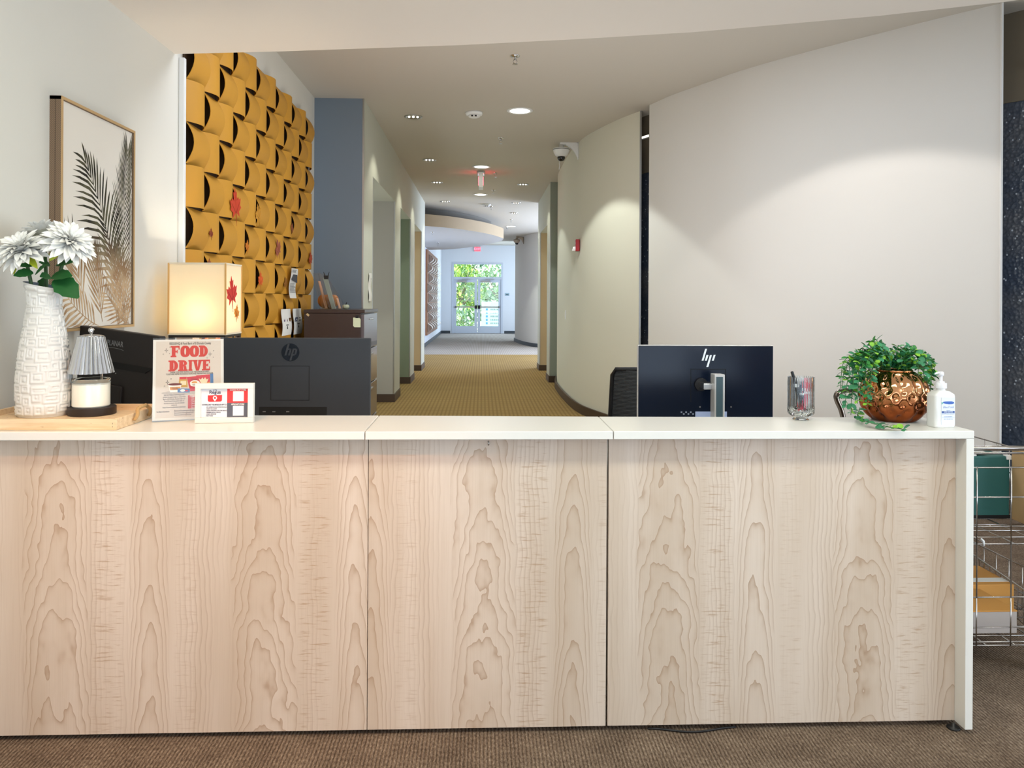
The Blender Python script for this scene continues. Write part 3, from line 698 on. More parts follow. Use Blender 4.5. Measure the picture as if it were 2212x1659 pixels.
for a in ((509, 445, .20, RED, 10, 'largest red maple leaf stuck near the middle of the gold tiles'), (456, 505, .06, rgb(140, 60, 30), 0, 'small brown maple leaf on the leftmost column of gold tiles'),
          (558, 463, .13, rgb(200, 140, 40), 20, 'yellow maple leaf almost as gold as the tiles beside the large red leaf'), (534, 533, .08, OR, -10, 'small orange maple leaf below the large red leaf'),
          (601, 538, .15, rgb(160, 84, 60), 30, 'dusty mauve maple leaf in the middle of the gold tiles'), (563, 605, .11, rgb(214, 90, 30), 0, 'orange red maple leaf just right of the lamp shade'),
          (671, 560, .13, rgb(190, 80, 40), 15, 'red brown maple leaf at the right edge of the gold tiles'), (631, 493, .08, rgb(150, 80, 40), -20, 'small brown maple leaf high on the right of the gold tiles'),
          (617, 612, .10, rgb(150, 96, 30), 25, 'dull brown maple leaf left of the hanging newsletter'), (452, 568, .05, rgb(150, 80, 40), 0, 'tiny brown leaf just above the lamp shade')):
    maple_leaf(*a)

# papers hanging on the panelling
def paper_strip(px0, px1, py0, py1, label, X=XL+.08, bow=.006, name='paper_notice'):
    a = ox(px0, py0, X); c = ox(px1, py0, X); e = ox(px0, py1, X); wd = (c-a).y; hh = a.z-e.z
    M = frame((X, a.y+wd/2, a.z-hh/2), (0, 1, 0), (0, 0, 1)); t = thing(name, label, 'paper', M=M)
    MB().grid(lambda u, v: ((u-.5)*wd, (v-.5)*hh, bow*math.sin(v*PI*1.6)), 1, 14).build('sheet', paper, t, local=True, smooth=True)
    return t, wd, hh, (lambda y: bow*math.sin((y/hh+.5)*PI*1.6)+.002)
purple = mat('purple_ink', rgb(70, 40, 110), .8); ups = mat('brown_ink', rgb(88, 54, 26), .8); upsg = mat('gold_ink', rgb(196, 146, 60), .8)
t, wd, hh, zf = paper_strip(609, 629, 668, 726, 'white parcel notice with purple lettering and brown shield, left of the pair')
txt('Fed', hh*.15, t, T(-wd*.26, hh*.07, zf(hh*.07)), purple, bold=.02, sx=.72); txt('Ex', hh*.15, t, T(wd*.045, hh*.07, zf(hh*.07)), mat('violet_ink', rgb(110, 60, 80), .8), bold=.02, sx=.72)
sh = [(-.06, .07), (-.03, .085), (0, .09), (.03, .085), (.06, .07), (.06, 0), (.035, -.06), (0, -.085), (-.035, -.06), (-.06, 0)]
MB().prism([(x*wd*1.6+wd*.33, y*hh*.9+hh*.08) for x, y in sh], zf(hh*.08), zf(hh*.08)+.001).build('shield', ups, t, local=True)
txt('ups', hh*.06, t, T(wd*.33, hh*.075, zf(hh*.08)+.0014), upsg, bold=.01)
txt('OUTGOING MAIL', hh*.055, t, T(0, -hh*.11, zf(-hh*.11)), ink, bold=.02, sx=.9)
arrow = [(-.012, .06), (.012, .06), (.012, -.01), (.028, -.01), (0, -.06), (-.028, -.01), (-.012, -.01)]
MB().prism([(x*wd*2.2, y*hh-hh*.21) for x, y in reversed(arrow)], zf(-hh*.21), zf(-hh*.21)+.001).build('arrow', ink, t, local=True)
t, wd, hh, zf = paper_strip(634, 652, 667, 723, 'white postal notice with eagle mark and grey lettering, right of the pair')
mb = MB(); mb.prism([(-.40*wd, .0*hh), (-.12*wd, .0*hh), (-.05*wd, .16*hh), (-.33*wd, .16*hh)], zf(.08*hh), zf(.08*hh)+.001); mb.build('emblem', ink_navy, t, local=True)
MB().prism([(-.36*wd, .035*hh), (-.14*wd, .06*hh), (-.12*wd, .10*hh), (-.26*wd, .12*hh), (-.2*wd, .085*hh)], zf(.08*hh)+.001, zf(.08*hh)+.0015).build('eagle', paper, t, local=True)
gi = mat('grey_ink', rgb(110, 110, 112), .8)
txt('UNITED STATES\nPOSTAL SERVICE', hh*.066, t, T(wd*.22, hh*.085, zf(hh*.085)), gi, sx=.62, line=1.5, bold=.01)
txt('OUTGOING MAIL', hh*.05, t, T(0, -hh*.09, zf(-hh*.09)), ink, bold=.02, sx=.9)
MB().prism([(x*wd*2.2, y*hh-hh*.19) for x, y in reversed(arrow)], zf(-hh*.19), zf(-hh*.19)+.001).build('arrow', ink, t, local=True)
t, wd, hh, zf = paper_strip(627, 641, 579, 644, 'narrow printed newsletter with a dark picture hanging on the gold tiles', bow=-.01)
MB().prism([(-.4*wd, .1*hh), (.45*wd, .02*hh), (.45*wd, .3*hh), (-.2*wd, .3*hh)], zf(.2*hh), zf(.2*hh)+.002).build('picture', mat('newsprint_dark', rgb(80, 80, 84), .8), t, local=True)
for k in range(11):
    y = hh*(.44-.035*k) if k < 3 else hh*(-.02-.04*(k-3))
    MB().box(-.42*wd, rnd.uniform(.1, .42)*wd, y-.006*hh, y+.006*hh, zf(y)+.001, zf(y)+.002).build('text_line', gi, t, local=True)
a = ox(796, 620, XH)
t = thing('paper_notice', 'curling white paper taped to the sage corridor wall above the cabinet', 'paper', M=frame((XH+.004, a.y+.06, a.z), (0, 1, 0), (0, 0, 1)))
MB().grid(lambda u, v: ((u-.5)*.16, (v-.5)*.27, .012*math.sin(u*PI)+.006*math.sin(v*9)), 8, 10).build('sheet', paper, t, local=True, smooth=True)
txt('NOTICE', .02, t, T(0, .08, .015), gi)

# ------------------------------------------------------------------ reception counter: three modules
YF, YP, CT, TH = 2.221, 2.272, .900, .024
seams = [XL+.004, -.334, .384, 1.459]
backs = [2.545, 2.53, 2.505, 2.48]
wood = [maple('maple_left', -1.385-(seams[0]+seams[1])/2, .05), maple('maple_middle', -.152-(seams[1]+seams[2])/2, -.16), maple('maple_right', .40-(seams[2]+seams[3])/2, .05)]
labs = ['left reception desk module with warm pale maple front, holding the wooden tray and flyer', 'narrow middle reception desk module with pale maple front between two seams', 'right reception desk module with pale maple front ending in a white end panel']
desks = []
dark_plinth = mat('dark_plinth', rgb(10, 10, 12), .8)
for i in range(3):
    x0, x1 = seams[i], seams[i+1]
    t = thing('reception_desk', labs[i], 'reception desk', ((x0+x1)/2, 2.35, 0)); desks.append(t)
    mb = MB(); g = .0012
    mb.prism([(x0+g, YF), (x1-(g if i < 2 else 0), YF), (x1-(g if i < 2 else .004), backs[i+1]), (x0+g, backs[i])], CT-TH, CT)
    mb.build('countertop', laminate, t, bevel=.0022)
    p0 = x0+.0015; p1 = x1-.0015 if i < 2 else x1-.024
    if i: p0 += .003 if i == 1 else -.006
    if i == 0: p1 += .004
    if i == 1: p1 -= .009
    MB().box(p0, p1, YP, YP+.022, .016, CT-TH).build('front_panel', wood[i], t)
    MB().box(x0+.02, x1-.06, YP+.10, YP+.12, .0, .06).build('plinth', dark_plinth, t)
    for q in (x0+.03, x1-.05): MB().box(q-.009, q+.009, YP+.05, backs[i]-.01, .012, CT-TH).build('side_panel', laminate, t)
    if i == 2:
        MB().box(x1-.0235, x1, YF+.001, backs[3]-.004, .014, CT-TH).build('end_panel', laminate, t, bevel=.0015)
        MB().lathe([(.017, 0), (.019, .003), (.017, .006), (.006, .007), (.006, .016)], 16, T(x1-.037, YF+.035)).build('levelling_foot', black_plastic, t, smooth=True)
        wl_m = mat('end_liner', rgb(226, 214, 200), .5)
    if i == 1:
        k = oy(1055, 957, YP)
        MB().tube([(k.x, YP-.001, k.z+.006), (k.x+.001, YP-.006, k.z+.002), (k.x, YP-.005, k.z-.006)], .0022, 6).build('cup_hook', steel, t, smooth=True)
c0, c1 = oz(1400, 1576, .004), oz(1590, 1572, .004)
mb = MB(); mb.tube([(c0.x+(c1.x-c0.x)*i/14, YP+.004-.022*math.sin(i/14*PI)**2, .004) for i in range(15)], .003, 6)
tag(mb.build('cable', black_plastic, smooth=True), 'thin black cable peeking out on the carpet under the right desk module', 'cable')

# working desk behind, with the monitors on it
t = thing('desk', 'white work desk hidden behind the reception counter', 'desk', (0, 2.95, 0))
MB().box(-1.5, 1.22, 2.56, 3.34, .70, .73).build('desktop', laminate, t, bevel=.002)
for q in (-1.48, -.3, 1.19): MB().box(q, q+.025, 2.60, 3.3, 0, .70).build('side_panel', laminate, t)

charcoal = mat('charcoal_plastic', rgb(50, 53, 58), .5, spec=.35, bump=.04, bscale=900)
gloss_disc = mat('glossy_logo', rgb(22, 30, 40), .08, spec=.8)
silver = mat('silver_plastic', rgb(196, 194, 192), .35, .3)
def stand(t, x, y, m):
    MB().box(x-.03, x+.03, y-.02, y+.02, .74, .95).build('stand_neck', m, t, bevel=.004)
    MB().box(x-.11, x+.11, y-.09, y+.10, .73, .742).build('stand_foot', m, t, bevel=.004)
# left monitor
mx0, mx1, mzt = -1.04, oy(800, 730, 3.1).x, oy(640, 730, 3.1).z; mw = mx1-mx0; mh = .345
t = thing('computer_monitor', 'charcoal monitor seen from behind with a round glossy logo and square recess', 'monitor', ((mx0+mx1)/2, 3.1, .73))
MB().box(mx0, mx1, 3.1, 3.128, mzt-mh, mzt).build('back_shell', charcoal, t, bevel=.004)
MB().box(mx0+.006, mx1-.006, 3.128, 3.133, mzt-mh+.006, mzt-.006).build('screen', black_plastic, t)
lc = oy(627.5, 761, 3.1); r = .0355
M = frame((lc.x, 3.099, lc.z), (1, 0, 0), (0, 0, 1))
MB().prism(circ(0, 0, r, n=40), 0, .0012, M).build('logo_disc', gloss_disc, t)
def slant(x, y): return (x*r+.27*y*r, y*r)
def bar(mb, x0, x1, y0, y1, z0=.0012, z1=.0018): mb.prism([slant(x0, y0), slant(x1, y0), slant(x1, y1), slant(x0, y1)], z0, z1, M)
mb = MB()
bar(mb, -.56, -.34, -.36, .93); bar(mb, -.34, -.1, .26, .42); bar(mb, -.16, .04, -.36, .30)
mb.prism([slant(-.14, .42), slant(-.16, .26), slant(.04, .26), slant(.0, .38)], .0012, .0018, M)
bar(mb, .16, .36, -.93, .42); bar(mb, .36, .58, .26, .42); bar(mb, .36, .58, -.36, -.20); bar(mb, .5, .7, -.26, .32)
mb.build('logo_letters', charcoal, t)
a, c = oy(585, 790, 3.1), oy(668, 865, 3.1)
mb = MB(); ww = .0016
for q in ((a.x, a.x+ww, c.z, a.z), (c.x-ww, c.x, c.z, a.z), (a.x, c.x, a.z-ww, a.z), (a.x, c.x, c.z, c.z+ww)): mb.box(q[0], q[1], 3.0985, 3.1005, q[2], q[3])
mb.build('mount_cover_seam', black_matt, t)
a, c = oy(560, 879, 3.1), oy(706, 896, 3.1)
MB().box(a.x, c.x, 3.0985, 3.101, mzt-mh+.012, a.z).build('port_recess', black_matt, t)
for px in (571, 592, 622): 
    q = oy(px, 889, 3.1); MB().box(q.x-.006, q.x+.006, 3.0965, 3.0985, q.z-.002, q.z+.002).build('port', steel, t)
stand(t, (mx0+mx1)/2, 3.16, charcoal)

# right monitor
navy_gloss = mat('navy_black_gloss', rgb(11, 21, 38), .25, spec=.35)
a, c = oy(1378, 745, 3.05), oy(1671, 746, 3.05); rx0, rx1, rzt = a.x, c.x, a.z; rh = .335; rxm = oy(1549, 800, 3.05).x
t = thing('computer_monitor', 'glossy navy monitor with slanted bar logo and silver stand on the right', 'monitor', (rxm, 3.05, .73))
MB().box(rx0+.003, rx1-.001, 3.05, 3.062, rzt-rh, rzt-.003).build('back_shell', navy_gloss, t, bevel=.002)
MB().box(rx0, rx1, 3.0535, 3.069, rzt-rh-.001, rzt).build('silver_rim', silver, t, bevel=.003)
MB().box(rx0+.004, rx1-.004, 3.0692, 3.0712, rzt-rh+.004, rzt-.004).build('screen', black_plastic, t)
lc = oy(1530, 771, 3.05); M = frame((lc.x, 3.0495, lc.z), (1, 0, 0), (0, 0, 1)); u = .0293/15
def px(x, y): return ((x-1530)*u*.96, -(y-771)*u*.96)
mb = MB()
for poly in ([(1515.5, 779), (1519.5, 779), (1527, 753.5), (1523, 753.5)], 
             [(1522.5, 779), (1526.5, 779), (1530.3, 767), (1526, 766.5)], [(1525.8, 792.5), (1530, 792.5), (1537.5, 767), (1533.5, 767)], [(1537.5, 779), (1541.5, 779), (1545.5, 766.5), (1541.5, 766.5)]):
    mb.prism([px(*p) for p in reversed(poly)] if False else [px(*p) for p in poly], 0, .0012, M)
mb.build('bar_logo', mat('logo_white', rgb(236, 240, 244), .35), t)
a, c = oy(1492, 797, 3.05), oy(1567, 868, 3.05); mb = MB()
for q in ((a.x, a.x+ww, c.z, a.z), (c.x-ww, c.x, c.z, a.z), (a.x, c.x, a.z-ww, a.z)): mb.box(q[0], q[1], 3.0487, 3.0505, q[2], q[3])
mb.build('mount_cover_seam', black_matt, t)
a, c = oy(1533, 806, 2.93), oy(1566, 812, 2.93); cx0, cx1 = oy(1545, 812, 2.93).x-.002, oy(1566, 812, 2.93).x
MB().box(cx0, cx1, 2.93, 2.985, .735, oy(1555, 808, 2.95).z).build('stand_column', silver, t, bevel=.002)
MB().box(cx0+.006, cx1-.008, 2.9285, 2.931, .735, oy(1555, 814, 2.93).z).build('column_inlay', mat('column_inlay', rgb(64, 84, 92), .3), t)
nz = oy(1522, 833, 3.0).z; nx = oy(1521, 833, 3.0).x
mb = MB(); mb.cyl((nx, 3.05, nz), (nx, 3.035, nz), .026, 24); mb.build('pivot_disc', black_plastic, t, auto=30)
MB().box(nx-.012, cx0+.012, 2.965, 3.036, nz-.012, nz+.012).build('neck_arm', steel, t, bevel=.003)
MB().box(cx0-.08, cx1+.08, 2.9, 3.14, .73, .74).build('stand_foot', silver, t, bevel=.003)
a, c = oy(1502, 889, 3.05), oy(1570, 899, 3.05)
MB().box(a.x, c.x, 3.0487, 3.0505, c.z-.01, a.z).build('spec_sticker', mat('sticker_blue', rgb(170, 184, 220), .6), t)
mb = MB()
for k in range(6):
    q = oy(1472+k*5, 890+(k % 2)*4, 3.05); mb.box(q.x-.003, q.x+.003, 3.0487, 3.0505, q.z-.003, q.z+.002)
mb.build('approval_marks', mat('mark_grey', rgb(150, 160, 180), .6), t)
for q in (1512, 1579):
    s = oy(q, 879, 3.05); MB().lathe([(0, .001), (.003, .001), (.003, 0)], 10, frame((s.x, 3.0495, s.z), (1, 0, 0), (0, 0, 1))).build('screw', steel, t)

# third monitor turned away beside the left wall
pa, pb_ = oy(345, 727, 2.75), oy(172, 703, 2.93)
pa = Vector((pa.x, pa.y, pa.z)); pb_ = Vector((pb_.x, pb_.y, pb_.z))
M = frame(pb_+Vector((0, 0, 0)), pa-pb_, (0, 0, 1)); wd = (pa-pb_).length
t = thing('computer_monitor', 'angled black monitor with a small grey logo beside the palm picture', 'monitor', M=M)
blk = mat('soft_black', rgb(30, 25, 24), .5)
hgt = .33
MB().box(0, wd, -hgt, 0, -.028, 0).build('back_shell', blk, t, local=True, bevel=.004)
MB().prism([(wd*.30, -.115), (wd*.95, -.115), (wd*.86, -.135), (wd*.42, -.135)], 0, .004).build('vent_ledge', black_matt, t, local=True) if False else MB().prism([(wd*.42, -.137), (wd*.86, -.137), (wd*.95, -.115), (wd*.30, -.115)], .0, .004).build('vent_ledge', black_matt, t, local=True)
grey_print = mat('grey_print', rgb(128, 130, 132), .6)
txt('PLANAR', .028, t, T(wd*.47, -.048, .001), grey_print, sx=.8, bold=.01)
mb = MB(); mb.tube([(wd*(.36+.22*i/8), -.068+.004*math.sin(i/8*PI), .001) for i in range(9)], .0007, 5); mb.build('logo_arc', grey_print, t, local=True)
for q in ((.5, -.155), (.55, -.23)): MB().lathe([(0, .0015), (.002, .0015), (.002, 0)], 8, T(wd*q[0], q[1])).build('screw', steel, t, local=True)
MB().box(wd*.4, wd*.6, -.41, -hgt*.6, -.03, .01).build('stand', blk, t, local=True, bevel=.004)

# ------------------------------------------------------------------ chairs
mesh_m, b_, N_ = newmat('black_mesh', .6, .4)
X_, Y_, Z_ = N_.xyz()
st = N_.ab(N_.sin(N_.mul(Z_, PI/.0065)))
N_.nt.links.new(N_.mixc(N_.mr(st, .2, .8, 0, 1), rgb(16, 17, 20), rgb(66, 68, 72)), b_.inputs['Base Color']); N_.bump(st, .6, .003, b_)
a = oy(1322, 797, 3.6); c = oy(1440, 797, 3.6); ccx = (a.x+c.x)/2+.02; zt = a.z
t = thing('office_chair', 'black mesh office chair behind the right monitor', 'chair', (ccx, 3.75, 0))
hw = ccx-a.x
MB().grid(lambda u, v: (ccx+(u-.5)*2*(hw-.004)*(1.06-.08*v), 3.6-.06*(1-(2*u-1)**2)+.05*(1-v), .56+(zt-.004-.56)*v), 12, 16).build('mesh_back', mesh_m, t, smooth=True)
mb = MB(); ring = [(ccx+sx*hw*(1.06-.08*v), 3.6+.05*(1-v), .56+(zt-.56)*v) for sx, v in ((-1, 0), (-1, .3), (-1, .6), (-1, .93))] + [(ccx-hw*.9, 3.585, zt), (ccx, 3.545, zt+.004), (ccx+hw*.9, 3.585, zt)] + [(ccx+hw*(1.06-.08*v), 3.6+.05*(1-v), .56+(zt-.56)*v) for v in (.93, .6, .3, 0)]
mb.tube(ring, .010, 8); mb.build('back_frame', black_plastic, t, smooth=True)
MB().box(ccx-.25, ccx+.25, 3.62, 4.10, .44, .52).build('seat', black_plastic, t, bevel=.03)
mb = MB(); mb.cyl((ccx, 3.86, .10), (ccx, 3.86, .44), .025, 12); mb.build('gas_lift', steel, t, smooth=False)
mb = MB(); mb.tube([(ccx, 3.72, .46), (ccx, 3.62, .45), (ccx, 3.62, .62)], .02, 8); mb.build('back_bracket', black_plastic, t)
for k in range(5):
    an = 2*PI*k/5; e = (ccx+.28*math.cos(an), 3.86+.28*math.sin(an))
    mb = MB(); mb.tube([(ccx, 3.86, .11), (e[0], e[1], .07)], [.026, .016], 8); l = mb.build('leg', black_plastic, t)
    mb = MB(); mb.cyl((e[0]-.02*math.sin(an), e[1]+.02*math.cos(an), .028), (e[0]+.02*math.sin(an), e[1]-.02*math.cos(an), .028), .028, 12); mb.build('caster', black_plastic, l)
# tubular chair behind the planter
bronze = mat('bronze_tube', rgb(120, 110, 102), .18, 1)
t = thing('tubular_chair', 'chair with a bent bronze chrome tube arm behind the leafy planter', 'chair', (1.55, 3.05, 0))
Yc = 2.75
arm = [oy(1822, 905, Yc), oy(1817, 885, Yc), oy(1808.5, 866, Yc), oy(1806.5, 855, Yc), oy(1811, 848, Yc), oy(1820, 845, Yc+.02), oy(1832, 843, Yc+.05), oy(1870, 843, Yc+.2), oy(1905, 843, Yc+.32)]
arm = catmull([(p.x, p.y, p.z) for p in arm], 4)
low = [(arm[0].x+.03, Yc+.02, .55), (arm[0].x+.06, Yc+.05, .1), (arm[0].x+.07, Yc+.08, .02), (arm[0].x+.07, Yc+.5, .02)]
mb = MB(); mb.tube([Vector(p) for p in reversed(low)]+arm, .0095, 10); mb.build('frame_tube', bronze, t, smooth=True)
x2 = arm[0].x+.26; mb = MB(); mb.tube([(x2, Yc+.5, .02), (x2, Yc+.08, .02), (x2, Yc+.05, .1), (x2, Yc, .84), (x2, Yc+.06, .93), (x2-.02, Yc+.4, .93)], .0095, 10); mb.build('frame_tube', bronze, t, smooth=True)
MB().box(arm[0].x+.09, x2-.03, Yc+.02, Yc+.46, .42, .47).build('seat', black_plastic, t, bevel=.015)
MB().box(arm[0].x+.09, x2-.03, Yc+.44, Yc+.47, .47, .76).build('backrest', black_plastic, t, bevel=.012)

# ------------------------------------------------------------------ palm picture
fw_m, b_, N_ = newmat('herringbone_frame', .5, .4)
X_, Y_, Z_ = N_.xyz()
zz = N_.add(Z_, N_.ab(N_.sub(X_, .02)))
ch = N_.ab(N_.sin(N_.mul(zz, PI/.0065)))
cl_ = N_.mr(N_.ab(N_.sub(X_, .02)), .0, .002, 0, 1)
N_.nt.links.new(N_.mixc(N_.mul(N_.mr(ch, .1, .6, 0, 1), cl_), rgb(62, 46, 34), rgb(136, 112, 88)), b_.inputs['Base Color'])
oak = mat('oak_face', rgb(196, 160, 112), .5, var=.1, vscale=20)
canvas = mat('canvas_print', rgb(232, 224, 212), .8)
y0, y1, z0, z1 = 2.797, 3.378, 1.157, 1.999
t = thing('framed_picture', 'tall framed palm leaf print hanging on the left wall', 'picture', (XL, (y0+y1)/2, (z0+z1)/2))
mb = MB(); f_ = .012
mb.box(XL, -1.5, y0, y0+f_, z0, z1); mb.box(XL, -1.5, y1-f_, y1, z0, z1); mb.box(XL, -1.5, y0, y1, z0, z0+f_); mb.box(XL, -1.5, y0, y1, z1-f_, z1)
mb.build('frame', fw_m, t)
mb = MB(); q = .0105
for bx in ((y0, y0+q, z0, z1), (y1-q, y1, z0, z1), (y0+q, y1-q, z0, z0+q), (y0+q, y1-q, z1-q, z1)): mb.box(-1.4995, -1.497, *bx)
mb.build('front_lip', oak, t)
MB().box(XL+.004, -1.506, y0+f_, y1-f_, z0+f_, z1-f_).build('canvas', canvas, t)
pm, b_, N_ = newmat('palm_print', .8, .2)
X_, Y_, Z_ = N_.xyz()
tn = N_.noise(N_.comb(0, N_.mul(Y_, 18), N_.mul(Z_, 14)), 1, 3)
N_.nt.links.new(N_.mixc(N_.mr(N_.add(Z_, N_.mul(N_.sub(tn, .5), .12)), -.26, -.02, 1, 0), N_.mixc(N_.mr(tn, .35, .65, 0, 1), rgb(44, 40, 34), rgb(92, 88, 66)), N_.mixc(N_.mr(tn, .35, .65, 0, 1), rgb(168, 132, 96), rgb(208, 178, 142))), b_.inputs['Base Color'])
cw_, chh = (y1-y0-2*f_), (z1-z0-2*f_); layer = [0]
def frond(base, tip, bend, nl, ll, a0, a1, wdt, mb, droop=.0, side=(1, -1)):
    P0 = Vector((base[0]*cw_, base[1]*chh)); P2 = Vector((tip[0]*cw_, tip[1]*chh)); mid_ = (P0+P2)/2+Vector((-(P2-P0).y, (P2-P0).x))*bend
    fn = lambda s: (1-s)**2*P0+2*s*(1-s)*mid_+s*s*P2
    layer[0] += 1
    def poly(pts):
        cl2 = [(min(max(x, .001), cw_-.001), min(max(y, .001), chh-.001)) for x, y in pts]
        if max(p[0] for p in pts) < 0 or min(p[0] for p in pts) > cw_ or max(p[1] for p in pts) < 0: return
        layer[0] += .02
        mb.add([(-1.506+.0002+layer[0]*.00005, y0+f_+x, z0+f_+y) for x, y in cl2], [tuple(range(len(cl2)))])
    rr = [fn(i/12) for i in range(13)]
    for i in range(12):
        d = (rr[i+1]-rr[i]).normalized(); n_ = Vector((-d.y, d.x))*.0022*(1-.6*i/12); poly([rr[i]-n_, rr[i+1]-n_, rr[i+1]+n_, rr[i]+n_])
    for i in range(nl):
        s = .12+.86*i/(nl-1); p = fn(s); d = (fn(min(s+.02, 1))-fn(max(s-.02, 0))).normalized(); an = a0+(a1-a0)*s
        L_ = ll*(math.sin(PI*(.18+.72*s)))**.8*rnd.uniform(.85, 1.1)
        for sd in side:
            q = Vector((d.x*math.cos(an)-sd*d.y*math.sin(an), d.y*math.cos(an)+sd*d.x*math.sin(an))); nn = Vector((-q.y, q.x)); dr = Vector((0, -droop*L_))
            c1_, c2_ = p+q*L_*.35, p+q*L_*.7+dr*.45; e = p+q*L_+dr
            w_ = wdt*rnd.uniform(.8, 1.2)
            poly([p-nn*w_*.2, c1_-nn*w_*.5, c2_-nn*w_*.4, e, c2_+nn*w_*.4, c1_+nn*w_*.5, p+nn*w_*.2])
mb = MB()
frond((.84, .10), (.30, .77), -.10, 19, .235, 1.1, .35, .0125, mb, .24)
frond((.86, .05), (.93, .91), .03, 30, .20, .85, .35, .0080, mb, -.05)
frond((.80, .0), (.55, .52), -.1, 12, .16, .8, .5, .0100, mb)
frond((.5, .0), (.03, .17), .12, 12, .17, 1.1, .7, .0125, mb, .3)
frond((.30, .12), (.08, .36), -.1, 7, .22, .55, .3, .0125, mb)
frond((.55, .02), (.42, .33), .02, 9, .17, .6, .3, .0110, mb)
frond((.93, -.05), (.72, .36), -.06, 14, .17, .8, .4, .0105, mb)
frond((.75, -.05), (1.02, .30), -.05, 13, .14, .9, .5, .0075, mb)
frond((1.0, -.02), (.60, .16), .05, 12, .12, .9, .6, .0075, mb)
mb.build('palm_leaf_print', pm, t)

# ------------------------------------------------------------------ wooden tray with vase, flowers, candle and warmer lamp
m, b_, N_ = newmat('pale_pine', .5, .3)
X_, Y_, Z_ = N_.xyz()
gr = N_.noise(N_.comb(N_.mul(X_, 6), N_.mul(Y_, 70), N_.mul(Z_, 70)), 1, 4, .6)
kn = N_.noise(N_.comb(N_.mul(X_, 28), N_.mul(Y_, 60), N_.mul(Z_, 220)), 1, 2)
c_ = N_.mixc(N_.mr(gr, .3, .7, 0, 1), rgb(232, 208, 172), rgb(214, 184, 144))
N_.nt.links.new(N_.mixc(N_.mul(N_.mr(kn, .70, .74, 0, 1), .8), c_, rgb(120, 78, 44)), b_.inputs['Base Color']); pine = m
TX0, TX1, TY0, TY1 = -1.49, -1.046, 2.250, 2.555; TZ = CT+.0003; FL = TZ+.016; RM = TZ+.031
t = thing('serving_tray', 'pale pine serving tray with rope handle on the left end of the counter', 'tray', ((TX0+TX1)/2, (TY0+TY1)/2, TZ), R(-.9))
MB().box(TX0+.004, TX1-.004, TY0+.004, TY1-.004, TZ, FL).build('tray_bottom', pine, t)
for nm, bx in (('front_rail', (TX0, TX1, TY0, TY0+.010, TZ, RM)), ('back_rail', (TX0, TX1, TY1-.010, TY1, TZ, RM+.004)), ('side_rail', (TX1-.010, TX1, TY0+.0101, TY1-.0101, TZ, RM+.002)), ('side_rail', (TX0, TX0+.010, TY0+.0101, TY1-.0101, TZ, RM+.002))):
    MB().box(*bx).build(nm, pine, t, bevel=.0015)
for q in (.010, .019): MB().box(TX1-.012, TX1-.0105, TY0-.0006, TY0, TZ+q-.002, TZ+q+.002).build('staple', bark, t)
rope = mat('jute_rope', rgb(186, 150, 100), .9, bump=.6, bscale=300)
ym = (TY0+TY1)/2
mb = MB(); mb.tube(catmull([(TX1+.004, ym+.05, TZ+.012), (TX1+.012, ym+.045, TZ+.03), (TX1+.006, ym+.03, TZ+.046), (TX1+.012, ym, TZ+.05), (TX1+.006, ym-.03, TZ+.044), (TX1+.012, ym-.045, TZ+.028), (TX1+.004, ym-.05, TZ+.012)], 4), .0055, 8)
mb.build('rope_handle', rope, t, smooth=True)

# vase with carved key pattern
ceram = mat('white_ceramic', rgb(220, 219, 215), .32, coat=.15)
VX = oy(95, 880, 2.437).x; VY = 2.437
ztop = oy(96, 616, VY).z; VH = ztop-FL
prof = [(0, .070), (.02, .0735), (.12, .0755), (.25, .0755), (.42, .0705), (.56, .063), (.70, .0535), (.82, .0465), (.90, .0455), (.955, .050), (1.0, .0575)]
pz = [p[0] for p in prof]; pr_ = [p[1] for p in prof]
NT, NZ = 264, 200
Hm = np.zeros((NZ, NT)); r3 = random.Random(11)
row = 4
while row < NZ-8:
    hrow = r3.choice([14, 17, 20]); 
    if row+hrow > NZ-5: hrow = NZ-5-row
    col = r3.randrange(0, 10); start = col
    while col < NT+start-9:
        wcol = r3.choice([16, 20, 24, 28]); wcol = min(wcol, NT+start-col)
        dy = r3.choice([0, 0, 3, -3]); hh_ = hrow
        for y in range(max(2, row+dy), min(NZ-3, row+dy+hh_-1)):
            for x in range(wcol-1):
                e = min(x, wcol-2-x, y-row-dy, hh_-2-(y-row-dy)); v = 1.0 if e >= 1 else .5
                if wcol >= 16 and hh_ >= 14 and 4 <= e < 6: v = .1
                if wcol >= 20 and hh_ >= 17 and e == 6 and x < wcol/2: v = .4
                Hm[y, (col+x) % NT] = max(v, Hm[y, (col+x) % NT]) if v > .5 else v
        col += wcol
    row += hrow
kx = np.copy(Hm)
for _ in range(1): kx = (kx+np.roll(kx, 1, 0)+np.roll(kx, -1, 0)+np.roll(kx, 1, 1)+np.roll(kx, -1, 1))/5
t = thing('vase', 'tall white ceramic vase with carved key pattern standing on the tray', 'vase', (VX, VY, FL))
vs = []; fs = []
for j in range(NZ+1):
    v = j/NZ; rr = np.interp(v, pz, pr_)
    for i in range(NT):
        a = 2*PI*i/NT; hgt_ = kx[min(j, NZ-1), i]*.0034 if 2 < j < NZ-3 else 0
        sl = -.012*math.cos(a)*max(0, (v-.8)/.2)**2*1.0
        vs.append(((rr+hgt_)*math.cos(a), (rr+hgt_)*math.sin(a), VH*v+sl))
for j in range(NZ):
    for i in range(NT): i2 = (i+1) % NT; fs.append((j*NT+i, j*NT+i2, (j+1)*NT+i2, (j+1)*NT+i))
mb = MB(); mb.add(vs, fs); fs2 = [list(range(NT-1, -1, -1))]; mb.f += fs2; mb.mi.append(0)
mb.build('vase_body', ceram, t, local=True, smooth=True)
mb = MB(); K = 8
